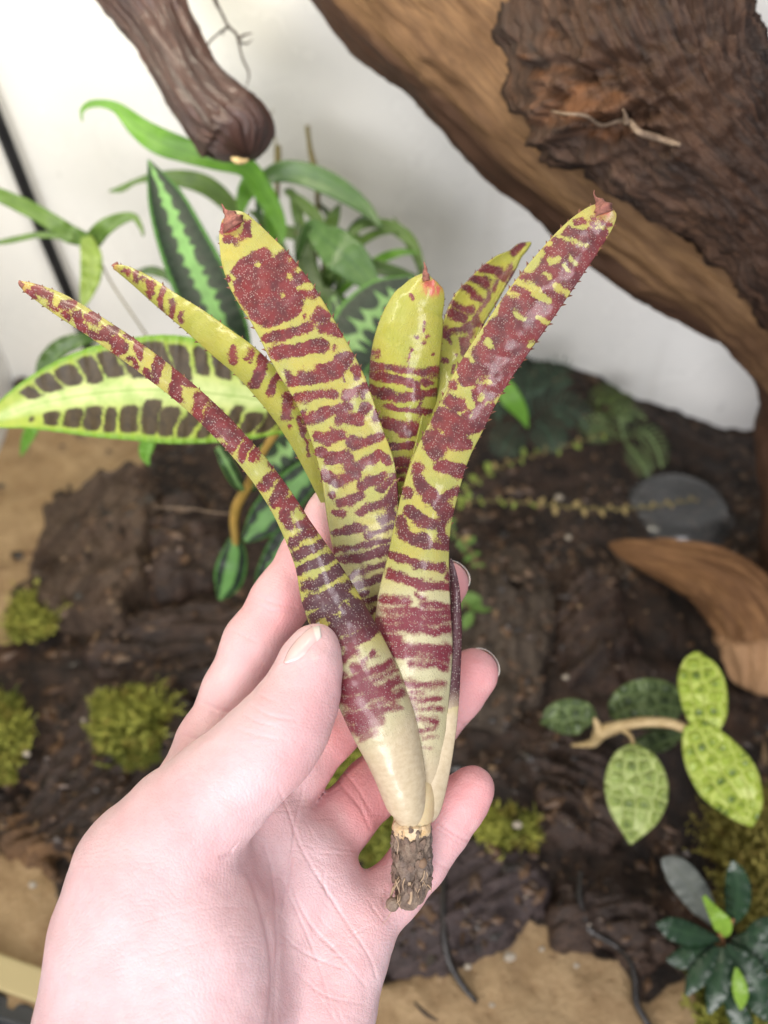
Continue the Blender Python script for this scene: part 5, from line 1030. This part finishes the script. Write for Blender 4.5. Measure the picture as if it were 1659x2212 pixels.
# L1: long outer leaf with the front sheath
bleaf([(44, 612, .252, 8, 60, 0), (62, 622, .252, 22, 70, 0), (92, 637, .252, 34, 80, 0), (130, 658, .252, 44, 85), (200, 702, .2515, 47, 90), (302, 772, .251, 49, 90), (404, 852, .2505, 48, 90), (486, 930, .250, 48, 90), (556, 1010, .2495, 50, 90), (606, 1080, .249, 54, 90), (646, 1150, .2485, 64, 95), (680, 1215, .248, 84, 100), (706, 1280, .2475, 112, 105), (742, 1357, .247, 128, 110), (776, 1435, .2465, 142, 120), (808, 1513, .246, 148, 130), (838, 1591, .2465, 138, 140), (862, 1669, .248, 112, 150), (876, 1730, .2495, 92, 150), (884, 1766, .251, 76, 150), (887, 1786, .253, 50, 150)],
      crop('B', [(250,200,340,250,70),(200,210,240,260,50),(340,290,400,350,30),(425,310,490,320,76),(450,370,470,400,50),(540,390,580,490,78),(620,390,650,420,80),(640,510,700,520,54),(720,500,790,480,80),(740,540,50),(800,570,840,600,105),(770,640,820,660,40),(940,600,970,660,84),(870,520,950,540,40),(890,680,960,740,40),(1100,680,1080,830,80),(1000,590,1070,600,46),(1020,760,1060,840,40),(1210,760,1235,960,92),(1270,830,1350,850,80),(1380,950,1370,1060,105),(1480,950,1540,1000,88),(1510,1090,1490,1180,110),(1600,1080,1570,1220,100),(1450,1120,60),(1620,1230,80)]) +
      crop('R3', [(930,650,895,730,70),(880,620,50),(990,700,950,760,56),(1035,760,1000,830,60),(1075,800,1045,870,48),(1120,830,1100,870,46),(1180,900,44),(1165,950,1140,1000,56),(1225,970,1200,1060,60),(1265,1040,1230,1100,50),(960,820,930,850,36)]) +
      crop('D', [(20,560,84),(60,640,20,740,80),(90,590,160,650,62),(190,740,130,790,76),(160,690,60),(90,860,120,930,95),(210,930,280,890,96),(230,800,260,840,60),(150,1050,330,960,66),(150,1080,200,1060,40),(190,1150,390,1060,92),(300,1100,60),(210,1250,430,1170,84),(280,1380,520,1250,80),(260,1350,40),(290,1490,560,1370,92),(320,1590,570,1450,58),(420,1630,460,1610,40),(540,1570,700,1560,110),(600,1490,660,1520,60)]) +
      crop('E', [(260,80,500,30,80),(290,200,440,110,40),(400,185,26),(450,250,680,170,112),(540,150,600,100,50),(470,360,700,270,76),(430,300,50),(450,490,560,410,50),(540,400,60),(560,530,600,520,60),(480,575,44),(520,630,800,490,58),(700,420,46),(620,480,34),(640,455,24),(430,680,640,640,76),(640,620,880,540,30),(650,690,880,620,38),(560,760,800,690,60),(480,750,600,780,60),(540,860,700,830,80),(690,790,830,750,40),(650,920,660,990,34),(540,930,600,940,46),(620,890,720,900,50),(740,650,870,600,26),(700,560,820,520,30),(760,740,860,700,24),(520,700,700,660,30),(600,930,700,900,40),(480,640,560,620,40),(590,960,760,890,60),(620,1010,720,970,44),(700,850,860,800,44),(800,740,900,690,40)]),
      MBR, tk=.74, cream=lambda px, py: sstep(1548, 1690, py + 1.0 * (px - 800) + 14 * fbm(np.stack([px / 30, py / 30, 0 * px], -1), 3)), plum=lambda px, py: .8 * sstep(1080, 1230, py) * sstep(1420, 1330, py) + .25 * sstep(1400, 1500, py) * 0, red=lambda px, py: .3 * sstep(90, 40, px), wash=lambda px, py: .75 * sstep(1330, 1450, py), spines=(.01, .5, 24),
      awn=[(52, 618, .252, 6), (44, 612, .252, 4), (42, 606, .252, 1.5)], seed=46.0, nv=420)

# bulb base and stem stub
m_base = NT('bromeliad_base'); ob = m_base.obj(); m_base.set(Base_Color=m_base.mix(m_base.ramp(m_base.noise(ob, 60, 4), .3, .7), (0.66, 0.55, 0.33), (0.58, 0.43, 0.24)), Roughness=.45, Subsurface_Weight=.2, Subsurface_Radius=(1, .6, .3), Subsurface_Scale=.003, Normal=m_base.bump(m_base.noise(ob, 500, 4), .25, .0006))
V, Fc, nrm, A, L, r = tube_surface([(886, 1600, .266, 30), (890, 1660, .263, 44), (893, 1710, .260, 50), (893, 1750, .2585, 46), (890, 1775, .258, 40), (889, 1790, .258, 36)], 48, 60); mk('base', to_world(V), Fc, m_base.m, brom)
V, Fc, nrm, A, L, r = tube_surface([(888, 1768, .2575, 34), (888, 1776, .2575, 41), (889, 1786, .2575, 42), (889, 1796, .258, 38)], 64, 24)
V = V + nrm * (r * (.10 * fbm(np.stack([np.cos(A) * 3.5, np.sin(A) * 3.5, L * 300], -1), 3)))[:, None]; mk('collar', to_world(V), Fc, mat_plain('collar', (0.62, 0.42, 0.20), (0.68, 0.54, 0.36), 400, .45, .5), brom)
def mat_stub():
    m = NT('stem_stub'); ob = m.obj(); n1 = m.noise(ob, 160, 5, .65, .5); n2 = m.noise(ob, 500, 5, .7); n3 = m.noise(ob, 70, 3)
    c = m.mix(m.ramp(n1, .3, .7), (0.12, 0.085, 0.065), (0.36, 0.27, 0.20)); c = m.mix(m.ramp(n3, .45, .65), c, (0.20, 0.16, 0.145)); c = m.mix(m.ramp(n2, .62, .75, 0, .8), c, (0.48, 0.36, 0.24))
    m.set(Base_Color=c, Roughness=.8, Normal=m.bump(m.math('ADD', n1, n2), .9, .0016)); return m.m
MST = mat_stub()
V, Fc, nrm, A, L, r = tube_surface([(889, 1782, .2575, 41), (890, 1800, .2575, 42), (890, 1830, .2575, 42), (892, 1862, .2575, 43), (891, 1895, .2575, 42), (886, 1922, .2575, 36), (876, 1945, .258, 26), (868, 1958, .258, 12)], 96, 110)
ca, sa = np.cos(A), np.sin(A)
rings = np.abs(((L * 260 + .6 * fbm(np.stack([ca * 2, sa * 2, L * 60], -1), 3)) % 1) - .5)
V = V + nrm * (r * (.14 * fbm(np.stack([ca * 4, sa * 4, L * 260], -1), 4) - .12 * rings + .05 * fbm(np.stack([ca * 14, sa * 14, L * 900], -1), 2)))[:, None]
stub = mk('stem_stub', to_world(V), Fc, MST, brom)
m_scale = mat_plain('stub_scale', (0.24, 0.165, 0.12), (0.14, 0.10, 0.08), 400, .8, .8); m_fib = mat_plain('root_fibre', (0.36, 0.25, 0.16), (0.46, 0.34, 0.23), 300, .75)
for k in range(24):      # dry leaf scales wrapped around the stub
    y = random.uniform(1790, 1930); a = random.uniform(-1.35, 1.35); x = 889 + 42 * math.sin(a); d = .2575 - .0055 * math.cos(a); l = random.uniform(14, 26); dx = random.uniform(-6, 6)
    V, Fc, uv, U, Sg, _ = leaf_surface([(x + dx * .2, y + l * .5, d, 3, 40, math.degrees(a) * .8), (x, y, d - .0003, random.uniform(12, 20), 40, math.degrees(a) * .8), (x - dx, y - l * .5, d - .0006, 3, 40, math.degrees(a) * .8)], 4, 6)
    mk('scale', to_world(V), Fc, m_scale, stub, thick=.0003)
for (x, y, rp) in ((912, 1863, 11), (848, 1952, 15)):
    V, Fc, nrm, A, L, r = tube_surface([(x, y - rp, .2535, 1), (x, y - rp * .75, .2533, rp * .66), (x, y, .253, rp), (x, y + rp * .75, .2533, rp * .66), (x, y + rp, .2535, 1)], 16, 16); mk('root_bud', to_world(V), Fc, mat_plain('root_bud', (0.27, 0.17, 0.105), (0.20, 0.13, 0.085), 260, .7) if rp != 15 else MST, stub)
for k in range(46):      # torn root fibres at the end
    x = random.uniform(855, 925); y = random.uniform(1885, 1935) - (x - 880) * .25; l = random.uniform(14, 34); dx = random.uniform(-16, 10); d = .2530 + random.uniform(-.0012, .0015)
    thin_tube('fibre', [(x, y, d, random.uniform(1.2, 2.6)), (x + dx * .4 + random.uniform(-4, 4), y + l * .5, d - .0005, 1.4), (x + dx, y + l, d - .0004, .5)], m_fib if k % 2 else m_scale, stub, 5, 6)
for c in ([(884, 1905, .2525, 5), (888, 1925, .252, 4), (888, 1942, .252, 3.5), (884, 1952, .252, 4.5)], [(862, 1930, .2535, 1), (850, 1960, .253, .8), (836, 1985, .253, .5), (826, 1998, .253, .3)], [(856, 1900, .254, 2), (848, 1930, .254, 1.5), (838, 1955, .254, .8)], [(850, 1800, .253, 1), (860, 1820, .2525, 1.2), (858, 1845, .2525, 1)], [(850, 1915, .254, 2.2), (842, 1940, .2535, 1.6), (832, 1962, .2535, .8)]):
    thin_tube('fibre', c, m_fib, stub, 6, 14)
